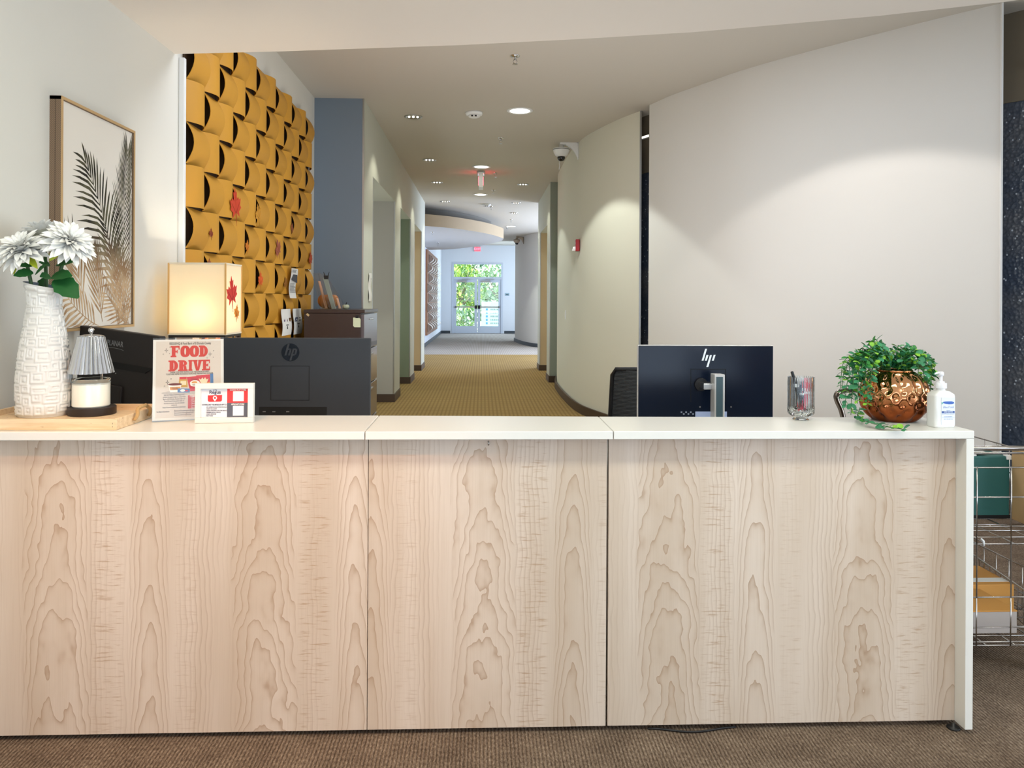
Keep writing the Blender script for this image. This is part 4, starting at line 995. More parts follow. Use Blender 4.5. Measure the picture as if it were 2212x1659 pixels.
mb.grid(lambda u, v: ((np.interp(1-v*.55, pz, pr_)-.004*min(1, v*8))*math.cos(2*PI*u), (np.interp(1-v*.55, pz, pr_)-.004*min(1, v*8))*math.sin(2*PI*u), VH*(1-v*.55)-.012*math.cos(2*PI*u)*max(0, (1-v*.55-.8)/.2)**2), 48, 14, True)
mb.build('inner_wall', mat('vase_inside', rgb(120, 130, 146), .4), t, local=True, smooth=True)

petal_m = mat('white_petal', rgb(244, 243, 238), .6); petal_g = mat('green_petal', rgb(176, 188, 50), .55); stem_m = mat('dark_stem', rgb(52, 84, 46), .5)
fleaf = mat('dark_leaf', rgb(34, 92, 44), .45)
def petal_mesh(m):
    mb = MB(); L_ = 1
    rows = [(0, .05, 0), (.3, .12, .05), (.6, .155, .05), (.85, .10, -.03), (1.0, .012, -.10)]
    for y, w_, z in rows: mb.v += [Vector((-w_, y, z+.05*w_/.2)), Vector((0, y, z-.03)), Vector((w_, y, z+.05*w_/.2))]
    for i in range(4):
        a = 3*i; mb.f += [(a, a+1, a+4, a+3), (a+1, a+2, a+5, a+4)]
    mb.mi = [0]*8; return mb.mesh('petal_mesh', m, True)
pme, pmg = petal_mesh(petal_m), petal_mesh(petal_g)
def broad_leaf(name, parent, p, d, L_, w_, m, droop=.25, upv=(0, 0, 1)):
    p = Vector(p); d = Vector(d).normalized(); s = d.cross(Vector(upv)).normalized(); n = s.cross(d)
    mb = MB(); K = 7
    for i in range(K+1):
        u = i/K; ww_ = w_*(math.sin(PI*min(1, u*.93+.05)))**.8*(1+(.10 if i % 2 else -.06)); c_ = p+d*L_*u-Vector((0, 0, 1))*droop*L_*u*u
        mb.v += [c_-s*ww_+n*ww_*.3, c_, c_+s*ww_+n*ww_*.3]
    for i in range(K): a = 3*i; mb.f += [(a, a+1, a+4, a+3), (a+1, a+2, a+5, a+4)]
    mb.mi = [0]*(2*K); return mb.build(name, m, parent, smooth=True)
def dahlia(cpx, cpy, yy, R_, normal, base, label, leaves, seed):
    r4 = random.Random(seed); c = oy(cpx, cpy, yy); n = Vector(normal).normalized()
    M = Matrix.Translation(Vector((c.x, c.y, c.z))) @ n.to_track_quat('Z', 'Y').to_matrix().to_4x4()
    t = thing('artificial_dahlia', label, 'flower', (base[0], base[1], base[2]))
    inv = wmat(t).inverted()
    layers = [(22, 1.0, 88, -.006), (22, .94, 75, 0), (20, .82, 61, .005), (17, .64, 46, .009), (13, .44, 28, .012), (7, .27, 10, .014)]
    for k, (cnt, ln, tilt, zz_) in enumerate(layers):
        for i in range(cnt):
            a = 2*PI*(i+.5*(k % 2))/cnt+r4.uniform(-.12, .12); l = R_*ln*r4.uniform(.88, 1.06)
            Mp = M @ T(0, 0, zz_) @ Matrix.Rotation(a, 4, 'Z') @ Matrix.Rotation(R(90-tilt)+r4.uniform(-.22, .22), 4, 'X') @ T(0, R_*.06, 0) @ Matrix.Scale(l, 4)
            inst('petal', pme, t, inv @ Mp)
    for i in range(6):
        a = 2*PI*i/6+r4.uniform(-.3, .3)
        inst('sepal', pmg, t, inv @ (M @ T(0, 0, -.010) @ Matrix.Rotation(a, 4, 'Z') @ Matrix.Rotation(R(-8-r4.uniform(0, 22)), 4, 'X') @ T(0, R_*.08, 0) @ Matrix.Scale(R_*.82, 4)))
    back = Vector((c.x, c.y, c.z))-n*.012; b0 = Vector(base)
    mid_ = Vector((b0.x*.75+back.x*.25, b0.y*.75+back.y*.25, b0.z*.45+back.z*.55))
    mb = MB(); pts = catmull([b0, b0*.6+mid_*.4, mid_, back], 6); mb.tube(pts, .0055, 8); mb.build('stem', stem_m, t, smooth=True)
    for (lx, ly, ex, ey, w_, dr) in leaves:
        p = oy(lx, ly, yy-.005); e = oy(ex, ey, yy-.03); d = e-p
        broad_leaf('leaf', t, (p.x, p.y, p.z), (d.x, d.y, d.z+.0), d.length*1.1, w_*1.35, fleaf, dr, upv=(0, -.75, .65))
    return t
zb = FL+.14
dahlia(50, 543, 2.40, .082, (-.12, -.62, .75), (VX-.012, VY-.01, zb), 'white artificial dahlia facing forward, lowest and leftmost in the vase', [(72, 590, 33, 592, .014, .1), (76, 594, 100, 573, .010, 0), (70, 575, 40, 574, .008, .0)], 1)
dahlia(148, 526, 2.42, .078, (.60, -.46, .62), (VX+.014, VY, zb), 'white artificial dahlia leaning right, largest leaves below it, in the vase', [(112, 598, 152, 592, .016, .1), (118, 604, 165, 634, .024, .1), (110, 600, 88, 596, .014, .1), (122, 572, 154, 563, .013, .1), (108, 574, 86, 565, .011, .1)], 2)
dahlia(94, 512, 2.50, .075, (-.35, .15, .9), (VX, VY+.018, zb), 'white artificial dahlia turned away at the back of the vase', [(100, 600, 88, 620, .012, .1), (106, 545, 128, 530, .008, .1)], 3)

# candle warmer lamp + candle
espresso = mat('espresso_wood', rgb(44, 36, 32), .45)
LX, LY = oy(199, 890, 2.455).x, 2.455
t = thing('candle_warmer_lamp', 'small candle warmer lamp with ribbed chrome glass shade on the tray', 'lamp', (LX, LY, FL))
MB().lathe([(.066, 0), (.0685, .002), (.0685, .023), (.066, .025)], 48, T(LX, LY, FL)).build('base', espresso, t, auto=40)
zs0, zs1 = oy(190, 805, LY).z, oy(192, 727, LY).z
m, b_, N_ = newmat('mirrored_glass', .03, .8, 1); b_.inputs['Base Color'].default_value = rgb(206, 206, 208)
nr = 26
def shade(u, v):
    a = 2*PI*u; k = .97+.075*abs(math.sin(PI*nr*u)); r_ = (.064*(1-v)+.037*v)*k; return (LX-.004+r_*math.cos(a), LY+r_*math.sin(a), zs0+(zs1-zs0)*v)
mb = MB(); mb.grid(shade, nr*8, 6, True); mb.build('shade', m, t, auto=45)
MB().lathe([(.037, 0), (.036, .003), (.02, .006), (0, .007)], 36, T(LX-.004, LY, zs1)).build('shade_cap', m, t, smooth=True)
MB().lathe([(.004, .005), (.004, .012), (.007, .014), (.009, .020), (.007, .026), (0, .029)], 16, T(LX-.004, LY, zs1)).build('finial', chrome, t, smooth=True)
mb = MB(); mb.tube([(LX+.0, LY+.060, FL+.02), (LX, LY+.060, zs1-.03), (LX-.002, LY+.045, zs1-.008), (LX-.004, LY, zs1-.004)], .004, 8); mb.build('stem', chrome, t, smooth=True)
MB().lathe([(0, -.05), (.014, -.05), (.018, -.03), (.010, -.008), (.010, 0)], 16, T(LX-.004, LY, zs1)).build('bulb', white_plastic, t, smooth=True)
wax = mat('pale_green_wax', rgb(240, 239, 226), .3, coat=.4)
t = thing('jar_candle', 'round pale green wax candle in a glass jar under the ribbed shade', 'candle', (LX, LY-.006, FL+.0255))
jz = FL+.0255
MB().lathe([(.050, 0), (.0535, .004), (.0535, .074), (.0530, .0745)], 48, T(LX, LY-.006, jz)).build('wax_body', wax, t, auto=40)
clear = bpy.data.materials.new('jar_glass'); clear.use_nodes = True; b_ = clear.node_tree.nodes['Principled BSDF']
b_.inputs['Base Color'].default_value = (.97, .99, .98, 1); b_.inputs['Roughness'].default_value = .03; b_.inputs['Transmission Weight'].default_value = 1; b_.inputs['IOR'].default_value = 1.3
MB().lathe([(.0540, .070), (.0546, .086), (.0535, .087), (.0525, .086), (.0525, .0758)], 48, T(LX, LY-.006, jz), cap=False).build('jar_rim', clear, t, smooth=True)

# ------------------------------------------------------------------ acrylic flyer holder
cream = mat('flyer_cream', rgb(214, 204, 192), .7)
a, c = oz(328, 912, CT+.001), oz(484, 904, CT+.001); a = Vector((a.x, a.y, a.z)); c = Vector((c.x, c.y, c.z))
wd = (c-a).length; hh = .258
Rv = (c-a).normalized(); nrm = Vector((Rv.y, -Rv.x, 0)); ctr = (a+c)/2
upv = Vector((0, 0, 1))-nrm*.17-Rv*.045
M = frame(ctr, Rv, upv)
t = thing('flyer_holder', 'acrylic holder with a red lettered food drive flyer on the counter', 'sign holder', M=M)
acr = bpy.data.materials.new('clear_acrylic'); acr.use_nodes = True; nt = acr.node_tree; nt.nodes.clear(); out = nt.nodes.new('ShaderNodeOutputMaterial'); mx = nt.nodes.new('ShaderNodeMixShader')
tr = nt.nodes.new('ShaderNodeBsdfTransparent'); gl = nt.nodes.new('ShaderNodeBsdfGlossy'); gl.inputs['Roughness'].default_value = .04; tr.inputs[0].default_value = (.95, .96, .96, 1); mx.inputs[0].default_value = .045
nt.links.new(tr.outputs[0], mx.inputs[1]); nt.links.new(gl.outputs[0], mx.inputs[2]); nt.links.new(mx.outputs[0], out.inputs[0])
hw = wd/2
MB().box(-hw, hw, .0, hh, -.0045, -.002).build('back_sheet', acr, t, local=True)
mb = MB(); mb.add([(x_, y_+dy, z_) for dy in (0, .003) for (x_, y_, z_) in ((-hw, .0005, -.0045), (hw, .0005, -.0045), (hw, .016, -.09), (-hw, .016, -.09))], [(3, 2, 1, 0), (4, 5, 6, 7), (0, 1, 5, 4), (1, 2, 6, 5), (2, 3, 7, 6), (3, 0, 4, 7)]); mb.build('foot', acr, t, local=True)
MB().box(-hw+.001, hw-.001, .0035, hh-.005, -.002, -.0012).build('flyer_sheet', paper, t, local=True)
MB().box(-hw, hw, hh-.0012, hh+.0008, -.0045, .0034).build('top_edge', acr, t, local=True)
bx = lambda x, y: (-hw+x*wd, hh*(1-y))
def P(mb, pts, z0=0., z1=.0003): mb.prism([bx(x, y) for x, y in reversed(pts)], z0, z1)
mb = MB(); P(mb, [(.045, .04), (.955, .04), (.955, .96), (.045, .96)], -.0012, -.0008); mb.build('cream_field', cream, t, local=True)
def slab_letter(ch, x, y, w_, h_, mb, z0=-.0008, z1=-.0004):
    zi = [0]
    def q(x0, y0, x1, y1):
        zi[0] += .00002; mb.prism([(x+x0*w_, y+y0*h_), (x+x1*w_, y+y0*h_), (x+x1*w_, y+y1*h_), (x+x0*w_, y+y1*h_)], z0, z1+zi[0])
    def pl(pts):
        zi[0] += .00002; mb.prism([(x+a_*w_, y+b*h_) for a_, b in pts], z0, z1+zi[0])
    s = .14
    if ch in 'FEDRI':
        x0 = .12 if ch != 'I' else .25; x1 = x0+(.40 if ch != 'I' else .5)
        q(x0, 0, x1, 1); q(x0-.12, 0, x1+.1, s); q(x0-.12, 1-s, x1+.1, 1)
    if ch == 'F': q(.5, .84, .96, 1); q(.84, .66, .96, .9); q(.5, .42, .74, .58); q(.68, .34, .76, .66)
    if ch == 'E': q(.5, .84, .96, 1); q(.84, .66, .96, .9); q(.5, .42, .74, .58); q(.68, .34, .76, .66); q(.5, 0, .98, .16); q(.86, .1, .98, .36)
    if ch == 'O':
        o_ = [(x+w_*(.5+.52*math.copysign(abs(math.cos(k*PI/14))**.8, math.cos(k*PI/14))), y+h_*(.5+.51*math.copysign(abs(math.sin(k*PI/14))**.8, math.sin(k*PI/14)))) for k in range(28)]
        i_ = [(x+w_*(.5+.10*math.cos(k*PI/14)), y+h_*(.5+.30*math.sin(k*PI/14))) for k in range(28)]; mb.ring(o_, i_, z0, z1-.00002)
    if ch == 'D':
        o_ = [(x+w_*(.45+.55*math.cos(-PI/2+k*PI/14)), y+h_*(.5+.5*math.sin(-PI/2+k*PI/14))) for k in range(15)]
        i_ = [(x+w_*(.5+.12*math.cos(-PI/2+k*PI/14)), y+h_*(.5+.31*math.sin(-PI/2+k*PI/14))) for k in range(15)]
        for k in range(14): mb.prism([o_[k], o_[k+1], i_[k+1], i_[k]], z0, z1-.00002)
    if ch == 'R':
        o_ = [(x+w_*(.48+.46*math.cos(-PI/2+k*PI/12)), y+h_*(.71+.29*math.sin(-PI/2+k*PI/12))) for k in range(13)]
        i_ = [(x+w_*(.5+.1*math.cos(-PI/2+k*PI/12)), y+h_*(.71+.13*math.sin(-PI/2+k*PI/12))) for k in range(13)]
        for k in range(12): mb.prism([o_[k], o_[k+1], i_[k+1], i_[k]], z0, z1-.00002)
        pl([(.55, .45), (.62, 0), (1.02, 0), (1.02, .13), (.9, .16), (.86, .44), (.7, .52)])
    if ch == 'V':
        pl([(.02, 1), (.34, .0), (.66, .0), (.52, .30), (.42, 1)]); pl([(.52, .30), (.66, 0), (.98, 1), (.62, 1)]); q(-.04, 1-s, .5, 1); q(.58, 1-s, 1.04, 1)
mb = MB(); lw = wd*.118; lh = hh*.132
for k, ch in enumerate('FOOD'): slab_letter(ch, -hw+wd*(.255+.128*k)-(.002 if k == 0 else 0), hh*(1-.235), lw*1.10, lh*1.04, mb, z1=-.0004+.00013*(k % 2))
mb.build('headline', red_ink, t, local=True)
mb = MB()
for ch, x_, w_ in (('D', .225, 1.02), ('R', .358, 1.02), ('I', .490, .62), ('V', .565, 1.0), ('E', .692, .92)): slab_letter(ch, -hw+wd*(x_-.008), hh*(1-.405), lw*w_*1.10, lh*1.0, mb, z1=-.0004+(.00013 if ch in 'RV' else 0))
mb.build('headline', red_ink, t, local=True)
ZT_ = -.0006
TM = lambda x, y: T(bx(x, y)[0], bx(x, y)[1], ZT_)
txt('REGUS/HQ & Food Bank of El Dorado County', .0105, t, TM(.52, .070), ink, bold=.012, sx=.60)
txt("THANK YOU FOR HELPING OUR NEIGHBORS IN NEED.\nTOGETHER WE'RE PROVIDING HOPE AND PREVENTING HUNGER.", .0066, t, TM(.515, .430), ink, bold=.018, sx=.70, line=.9)
txt("Join our Folsom/ EDH Regus/HQ\ncenters in supporting our local Food\nBank of El Dorado County with our\nFood Drive! If you aren't able to\ndonate in-center, you can donate\nonline to\nhttps://www.foodbankedc.org/donate", .0066, t, TM(.30, .762), ink, sx=.66, line=.95)
txt('For More Information:', .0056, t, TM(.15, .885), ink, ax='CENTER', bold=.02, sx=.7)
txt('Eldoradohills.towncenter@regus.com\nSacramento.folsom@regus.com\nFolsom.orchanran@hq.com', .0066, t, TM(.30, .905), ink, ax='LEFT', sx=.66, line=.95)
mb = MB(); P(mb, [(.49, .70), (.93, .70), (.93, .86), (.49, .86)], -.0008, -.0006); mb.build('red_box', red_ink, t, local=True)
txt('ITEMS NEEDED', .009, t, T(*bx(.515, .713), -.0005), paper, ax='LEFT', bold=.02, sx=.7)
txt('- Dry Foods\n- Jelly\n- Peanut Butter\n- Beans\n- Soups\n- Boxed Meals', .0075, t, T(*bx(.525, .785), -.0005), paper, ax='LEFT', sx=.66, line=.9)
def sparkle(cx_, cy_, s, mb):
    o_ = []; i_ = []
    for k in range(8):
        a_ = k*PI/4; r_ = (1 if k % 2 == 0 else .26); f2 = 1.35 if k in (2, 6) else 1
        c0_ = bx(cx_, cy_); o_.append((c0_[0]+s*r_*f2*math.cos(a_), c0_[1]+s*r_*f2*math.sin(a_))); i_.append((c0_[0]+s*.5*r_*math.cos(a_), c0_[1]+s*.5*r_*f2*math.sin(a_)))
    mb.ring(o_, i_, -.0008, -.0005)
    for dx, dy, q_ in ((.05, -.04, .3), (.045, .04, .22)):
        c1_ = bx(cx_+dx, cy_+dy); w1 = s*q_
        mb.prism([(c1_[0]-w1, c1_[1]-w1*.25), (c1_[0]+w1, c1_[1]-w1*.25), (c1_[0]+w1, c1_[1]+w1*.25), (c1_[0]-w1, c1_[1]+w1*.25)], -.0008, -.0005); mb.prism([(c1_[0]-w1*.25, c1_[1]-w1), (c1_[0]+w1*.25, c1_[1]-w1), (c1_[0]+w1*.25, c1_[1]+w1), (c1_[0]-w1*.25, c1_[1]+w1)], -.0008, -.0005)
    c2_ = bx(cx_-.04, cy_+.045); mb.ring(circ(c2_[0], c2_[1], s*.3, n=12), circ(c2_[0], c2_[1], s*.2, n=12), -.0008, -.0005)
for sx_, sy_ in ((.185, .15), (.80, .205), (.205, .535)):
    mb = MB(); sparkle(sx_, sy_, .0065, mb); mb.build('sparkle', ink, t, local=True)
# printed groceries
def pr_poly(name, pts, m, z): mb = MB(); P(mb, pts, -.0008, z); mb.build(name, m, t, local=True)
C = lambda n, *c: mat('print_'+n, rgb(*c), .75)
crim, mus, brn, bluep, greyp, whitep, orng, pale = C('crimson', 206, 50, 66), C('mustard', 206, 164, 76), C('maroon', 116, 52, 56), C('blue', 70, 120, 176), C('shadow', 190, 182, 172), C('white', 244, 242, 236), C('orange', 222, 150, 60), C('label', 238, 226, 190)
ell = lambda x, y, rx_, ry_, n_=18: [(x+rx_*math.cos(2*PI*k/n_), y+ry_*math.sin(2*PI*k/n_)) for k in range(n_)]
pr_poly('shadow', ell(.45, .665, .33, .028), greyp, -.0007)
pr_poly('snack_bag', [(.47, .478), (.78, .463), (.80, .64), (.52, .655)], crim, -.0006); pr_poly('snack_bag', [(.60, .463), (.80, .455), (.80, .60), (.64, .62)], crim, -.00055)
pr_poly('blue_box', [(.80, .445), (.845, .445), (.85, .61), (.805, .61)], bluep, -.0006); pr_poly('sauce', [(.66, .57), (.80, .545), (.80, .62), (.68, .63)], orng, -.0005)
pr_poly('popcorn', [(.64, .50), (.67, .515), (.69, .49), (.71, .512), (.73, .488), (.75, .515), (.78, .505), (.755, .555), (.67, .56)], pale, -.00045)
pr_poly('jar', [(.365, .50), (.475, .50), (.485, .60), (.36, .60)], mus, -.0005); pr_poly('jar_lid', [(.37, .475), (.47, .475), (.47, .505), (.37, .505)], crim, -.00045); pr_poly('jar_label', [(.385, .525), (.465, .525), (.465, .575), (.385, .575)], pale, -.0004)
pr_poly('plate', ell(.585, .555, .07, .035), whitep, -.00045); pr_poly('nugget', ell(.58, .547, .04, .013), orng, -.0004)
pr_poly('bowl_side', [(.52, .575), (.67, .575), (.64, .65), (.55, .65)], crim, -.0004); pr_poly('bowl', ell(.595, .575, .075, .022), whitep, -.00035); pr_poly('soup', ell(.595, .575, .05, .013), greyp, -.0003)
pr_poly('cup', [(.215, .565), (.40, .565), (.375, .655), (.245, .655)], whitep, -.0004); pr_poly('cup_band', [(.235, .595), (.385, .595), (.375, .63), (.245, .63)], orng, -.00035); pr_poly('cup_lid', ell(.31, .563, .098, .014), brn, -.0003)
pr_poly('candy_bar', [(.345, .613), (.515, .62), (.515, .667), (.345, .662)], bluep, -.0003); pr_poly('candy_label', ell(.415, .64, .035, .015), whitep, -.00025); pr_poly('candy', ell(.47, .644, .024, .010), crim, -.0002)
txt('Vanilla', .010, t, T(*bx(.31, .612), 0.0), brn, sx=.7); txt('Chips', .009, t, T(*bx(.575, .508), 0.0), brn, sx=.8)
MB().box(-hw, hw, .0, hh, .0012, .0032).build('front_sheet', acr, t, local=True)

# ------------------------------------------------------------------ small white framed notice in front of it
a, c = oz(420, 914.5, CT+.0005), oz(548.6, 912, CT+.0005); a = Vector((a.x, a.y, a.z)); c = Vector((c.x, c.y, c.z)); c.y = a.y+.010
wd = (c-a).length; hh = .1205; Rv = (c-a).normalized(); nrm = Vector((Rv.y, -Rv.x, 0)); hw = wd/2
M = frame((a+c)/2, Rv, Vector((0, 0, 1))-nrm*.03)
t = thing('photo_frame', 'small white box frame with a red and grey app notice, in front of the flyer', 'picture frame', M=M)
bw = .0165; mb = MB()
for q in ((-hw, hw, 0, bw), (-hw, hw, hh-bw, hh), (-hw, -hw+bw, bw, hh-bw), (hw-bw, hw, bw, hh-bw)): mb.box(q[0], q[1], q[2], q[3], -.022, 0)
mb.build('frame', mat('frame_white', rgb(224, 222, 216), .45), t, local=True, bevel=.0012)
iw, ih = wd-2*bw, hh-2*bw
MB().box(-iw/2, iw/2, bw, hh-bw, -.014, -.011).build('card', mat('card_white', rgb(222, 223, 228), .7), t, local=True)
bx = lambda x, y: (-iw/2+x*iw, bw+ih*(1-y))
mb = MB(); P(mb, [(.545, 0), (1, 0), (1, .5), (.545, .5)], -.011, -.0107); mb.build('red_panel', mat('card_red', rgb(232, 58, 62), .6), t, local=True)
mb = MB(); P(mb, [(.545, .5), (1, .5), (1, 1), (.545, 1)], -.011, -.0107); mb.build('grey_panel', mat('card_grey', rgb(88, 90, 102), .6), t, local=True)
for y in (.10, .605):
    mb = MB(); P(mb, [(.67, y), (.90, y), (.90, y+.345), (.67, y+.345)], -.0107, -.0104); mb.build('blank_square', whitep, t, local=True)
txt('GOOGLE PLAY STORE', .0066, t, T(*bx(.775, .055), -.0103), whitep, bold=.02, sx=.74); txt('APPLE APP STORE', .0066, t, T(*bx(.77, .555), -.0103), whitep, bold=.02, sx=.74, shear=.2)
txt('Regus', .0145, t, T(*bx(.285, .13), -.0106), ink_navy, bold=.015)
mb = MB()
for dx in (-.03, 0, .03): c0_ = bx(.285+dx, .045 if dx == 0 else .055); mb.prism(circ(c0_[0], c0_[1], .0012, .0016, n=8), -.011, -.0106)
mb.build('crown_mark', ink_navy, t, local=True)
pts = [(.135, .235), (.435, .225), (.435, .40)] + [(.395+.04*math.cos(q), .40+.055*math.sin(q)) for q in (0.4, .8, 1.2, 1.57)] + [(.175-.04*math.sin(q), .405+.055*math.cos(q)) for q in (0, .4, .8, 1.2)] + [(.135, .40)]
mb = MB(); P(mb, pts, -.011, -.0106); mb.build('red_badge', mat('badge_red', rgb(226, 52, 56), .6), t, local=True)
c0_ = bx(.285, .325); mb = MB(); mb.ring(circ(c0_[0], c0_[1], .0062, n=18), circ(c0_[0], c0_[1], .0034, n=18), -.0106, -.0103); mb.prism([(c0_[0]-.0052, c0_[1]-.0036), (c0_[0]-.002, c0_[1]-.0052), (c0_[0]+.002, c0_[1]-.0052), (c0_[0]+.0052, c0_[1]-.0036), (c0_[0], c0_[1]-.0105)][0:1] + [(c0_[0], c0_[1]-.0105), (c0_[0]+.0052, c0_[1]-.0036), (c0_[0]+.002, c0_[1]-.0050), (c0_[0]-.002, c0_[1]-.0050)], -.0106, -.0103)
mb.build('location_pin', whitep, t, local=True)
txt('DOWNLOAD THE MYREGUS APP TO:', .0060, t, T(*bx(.275, .565), -.0106), ink_navy, bold=.015, sx=.72)
txt('- SET APPRECIATION CODE FOR MAIL\n- CHECK BALANCES\n- LISTEN VOICEMAIL FOR THE SERVICE\n- MEMBERS: BOOK OFFICES\n- CHECK INVOICES\n- AND MORE!', .0050, t, T(*bx(.09, .80), -.0106), ink_navy, ax='LEFT', sx=.74, line=1.05)

# ------------------------------------------------------------------ pen cup
PXc, PYc = 1.027, 2.435
cupg = bpy.data.materials.new('ribbed_glass'); cupg.use_nodes = True; b_ = cupg.node_tree.nodes['Principled BSDF']
b_.inputs['Base Color'].default_value = (.93, .96, .96, 1); b_.inputs['Roughness'].default_value = .02; b_.inputs['Transmission Weight'].default_value = 1; b_.inputs['IOR'].default_value = 1.33
t = thing('pen_cup', 'footed clear glass cup with nested arch ribs holding pens', 'cup', (PXc, PYc, CT))
zc0 = oy(1742, 901, PYc-.03).z-CT; zc1 = oy(1742, 814, PYc).z-CT; rc = .0418
NU, NV = 192, 60
arcs = [0, PI/2, PI, 3*PI/2]
def cup_out(u, v):
    a = 2*PI*u; z = zc0+(zc1-zc0)*v
    da = min(abs((a-q+PI) % (2*PI)-PI) for q in (PI*.25+PI/2*k for k in range(4)))
    zz_ = (z-zc0); zc_ = .036; dist_ = da*rc if zz_ > zc_ else math.hypot(da*rc, zc_-zz_)
    rib_ = .0017*(.5+.5*math.cos(dist_*2*PI/.0075)); tap = 1 if zz_ > .012 else (1-.25*(1-zz_/.012)**2)
    r_ = (rc-.0022+rib_)*tap; return (r_*math.cos(a), r_*math.sin(a), z)
mb = MB(); mb.grid(cup_out, NU, NV, True)
k0 = len(mb.v)
def cup_in(u, v): a = 2*PI*u; r_ = (rc-.0050)*(1 if v > .02 else .8); return (r_*math.cos(a), r_*math.sin(a), zc0+.007+(zc1-zc0-.007)*v)
mb2 = MB(); mb2.grid(cup_in, 64, 10, True)
o_ = mb.build('cup_wall', cupg, t, local=True, smooth=True)
mb2.f = [tuple(reversed(f)) for f in mb2.f]; mb2.f.append([i*11 for i in range(64)]); mb2.mi.append(0)
mb2.build('cup_bore', cupg, t, local=True, smooth=True)
MB().lathe([(0, zc0+.0005), (.031, zc0+.0), (.023, zc0-.003), (.0225, .004), (.0255, .003), (.0255, .0005), (0, .0)], 48, cap=False).build('foot', cupg, t, local=True, smooth=True)
pen_m = {'black': mat('pen_black', rgb(20, 20, 22), .3), 'red': mat('pen_red', rgb(204, 40, 66), .35), 'navy': mat('pen_navy', rgb(50, 62, 84), .35), 'white': mat('pen_white', rgb(232, 232, 232), .3)}
def pen(x0, y0, tx, ty, L_, cname, band, label, r_=.0048, cone_=False):
    b0 = Vector((PXc+x0, PYc+y0, CT+zc0+.012)); d = Vector((tx, ty, 1)).normalized(); e = b0+d*L_
    M = Matrix.Translation(b0) @ d.to_track_quat('Z', 'Y').to_matrix().to_4x4()
    t = thing('pen', label, 'pen', M=M)
    MB().lathe([(.0008, 0), (r_*.55, .008), (r_, .016), (r_, L_*.62)], 12).build('barrel', pen_m[cname], t, local=True, auto=40)
    MB().lathe([(r_*1.02, L_*.62), (r_*1.02, L_*.70)], 12, cap=False).build('band', pen_m[band], t, local=True)
    MB().lathe([(r_*1.02, L_*.70), (r_*1.08, L_*.72), (r_*(.3 if cone_ else 1.0), L_*.985), (r_*(.05 if cone_ else .6), L_)], 12).build('cap', pen_m[cname], t, local=True, auto=40)
pen(.006, -.010, -.30, .02, .137, 'black', 'white', 'black capped pen leaning left, tallest in the glass cup')
pen(-.012, .010, -.06, .03, .127, 'black', 'navy', 'black pen with a pointed end beside the tallest pen', cone_=True)
pen(-.008, .004, .27, -.02, .113, 'red', 'white', 'red pen leaning right with its end above the glass rim')
pen(-.002, -.014, .33, .14, .100, 'red', 'white', 'shorter red pen sunk inside the glass cup on the right')
pen(.010, .012, -.06, .0, .098, 'navy', 'navy', 'navy pen sunk in the middle of the glass cup')
pen(.014, -.002, -.20, -.06, .092, 'navy', 'white', 'navy pen with pale band sunk inside the cup on the left')

# ------------------------------------------------------------------ hammered copper planter with trailing greenery
copper, b_, N_ = newmat('hammered_copper', .07, .5, 1)
X_, Y_, Z_ = N_.xyz()
N_.nt.links.new(N_.mixc(N_.mr(Z_, .03, .14, 0, 1), rgb(150, 78, 42), rgb(224, 166, 118)), b_.inputs['Base Color'])  # colour darkens towards the pot bottom, painting in its darker reflection
QX, QY = oy(1931, 860, 2.43).x, 2.43
PR = .108; PH = oy(1931, 802, 2.40).z-CT
t = thing('planter', 'round hammered copper pot overflowing with greenery on the right end of the counter', 'planter', (QX, QY, CT))
dim = []
for k, (zf_, cnt) in enumerate(((.10, 10), (.23, 13), (.37, 14), (.51, 14), (.65, 14), (.78, 12), (.90, 10))):
    for i in range(cnt): dim.append((2*PI*(i+.5*(k % 2))/cnt, zf_))
def pot(u, v):
    a = 2*PI*u; ang = -1.02+v*(1.02+1.12); r_ = PR*math.cos(ang)**.82; z = PH*(math.sin(ang)+math.sin(1.02))/(math.sin(1.12)+math.sin(1.02))
    d_ = 0
    for da_, dz_ in dim:
        x_ = ((a-da_+PI) % (2*PI)-PI)*r_; y_ = z-dz_*PH; q_ = (x_*x_+y_*y_)/(.0150**2)
        if q_ < 4: d_ += math.exp(-q_*1.7)
    d_ = .0095*min(d_, 1.05)*(1 if .03 < v < .95 else 0); r_ -= d_*math.cos(ang); z -= d_*math.sin(ang)*.8
    return (r_*math.cos(a), r_*math.sin(a), z)
mb = MB(); mb.grid(pot, 160, 60, True); mb.f.append([i*61 for i in range(159, -1, -1)]); mb.mi.append(0); mb.build('pot', copper, t, local=True, smooth=True)
rr_ = pot(0, 1)[0]
MB().lathe([(rr_-.003, PH), (rr_+.0015, PH+.002), (rr_-.002, PH+.004), (rr_-.005, PH)], 48, cap=False).build('rim', copper, t, local=True, smooth=True)
MB().lathe([(0, PH-.006), (rr_-.004, PH-.006)], 32, cap=False).build('soil', mat('soil', rgb(50, 36, 26), .9), t, local=True)
gm_ = [mat('green_leaf', rgb(48, 126, 54), .45, var=.25, vscale=30), mat('blue_green_leaf', rgb(64, 136, 94), .45, var=.2, vscale=30), mat('light_green_leaf', rgb(136, 194, 62), .45, var=.2, vscale=30), mat('deep_green_leaf', rgb(22, 86, 54), .45, var=.2, vscale=30)]
def lf(m, w_):
    mb = MB(); rows = [(0, .04, 0), (.2, w_*.75, .03), (.5, w_, .04), (.8, w_*.75, .0), (1, .03, -.04)]
    for y, x_, z in rows: mb.v += [Vector((-x_, y, z+.10*x_)), Vector((0, y, z-.02)), Vector((x_, y, z+.10*x_))]
    for i in range(4): a = 3*i; mb.f += [(a, a+1, a+4, a+3), (a+1, a+2, a+5, a+4)]
    mb.mi = [0]*8; return mb
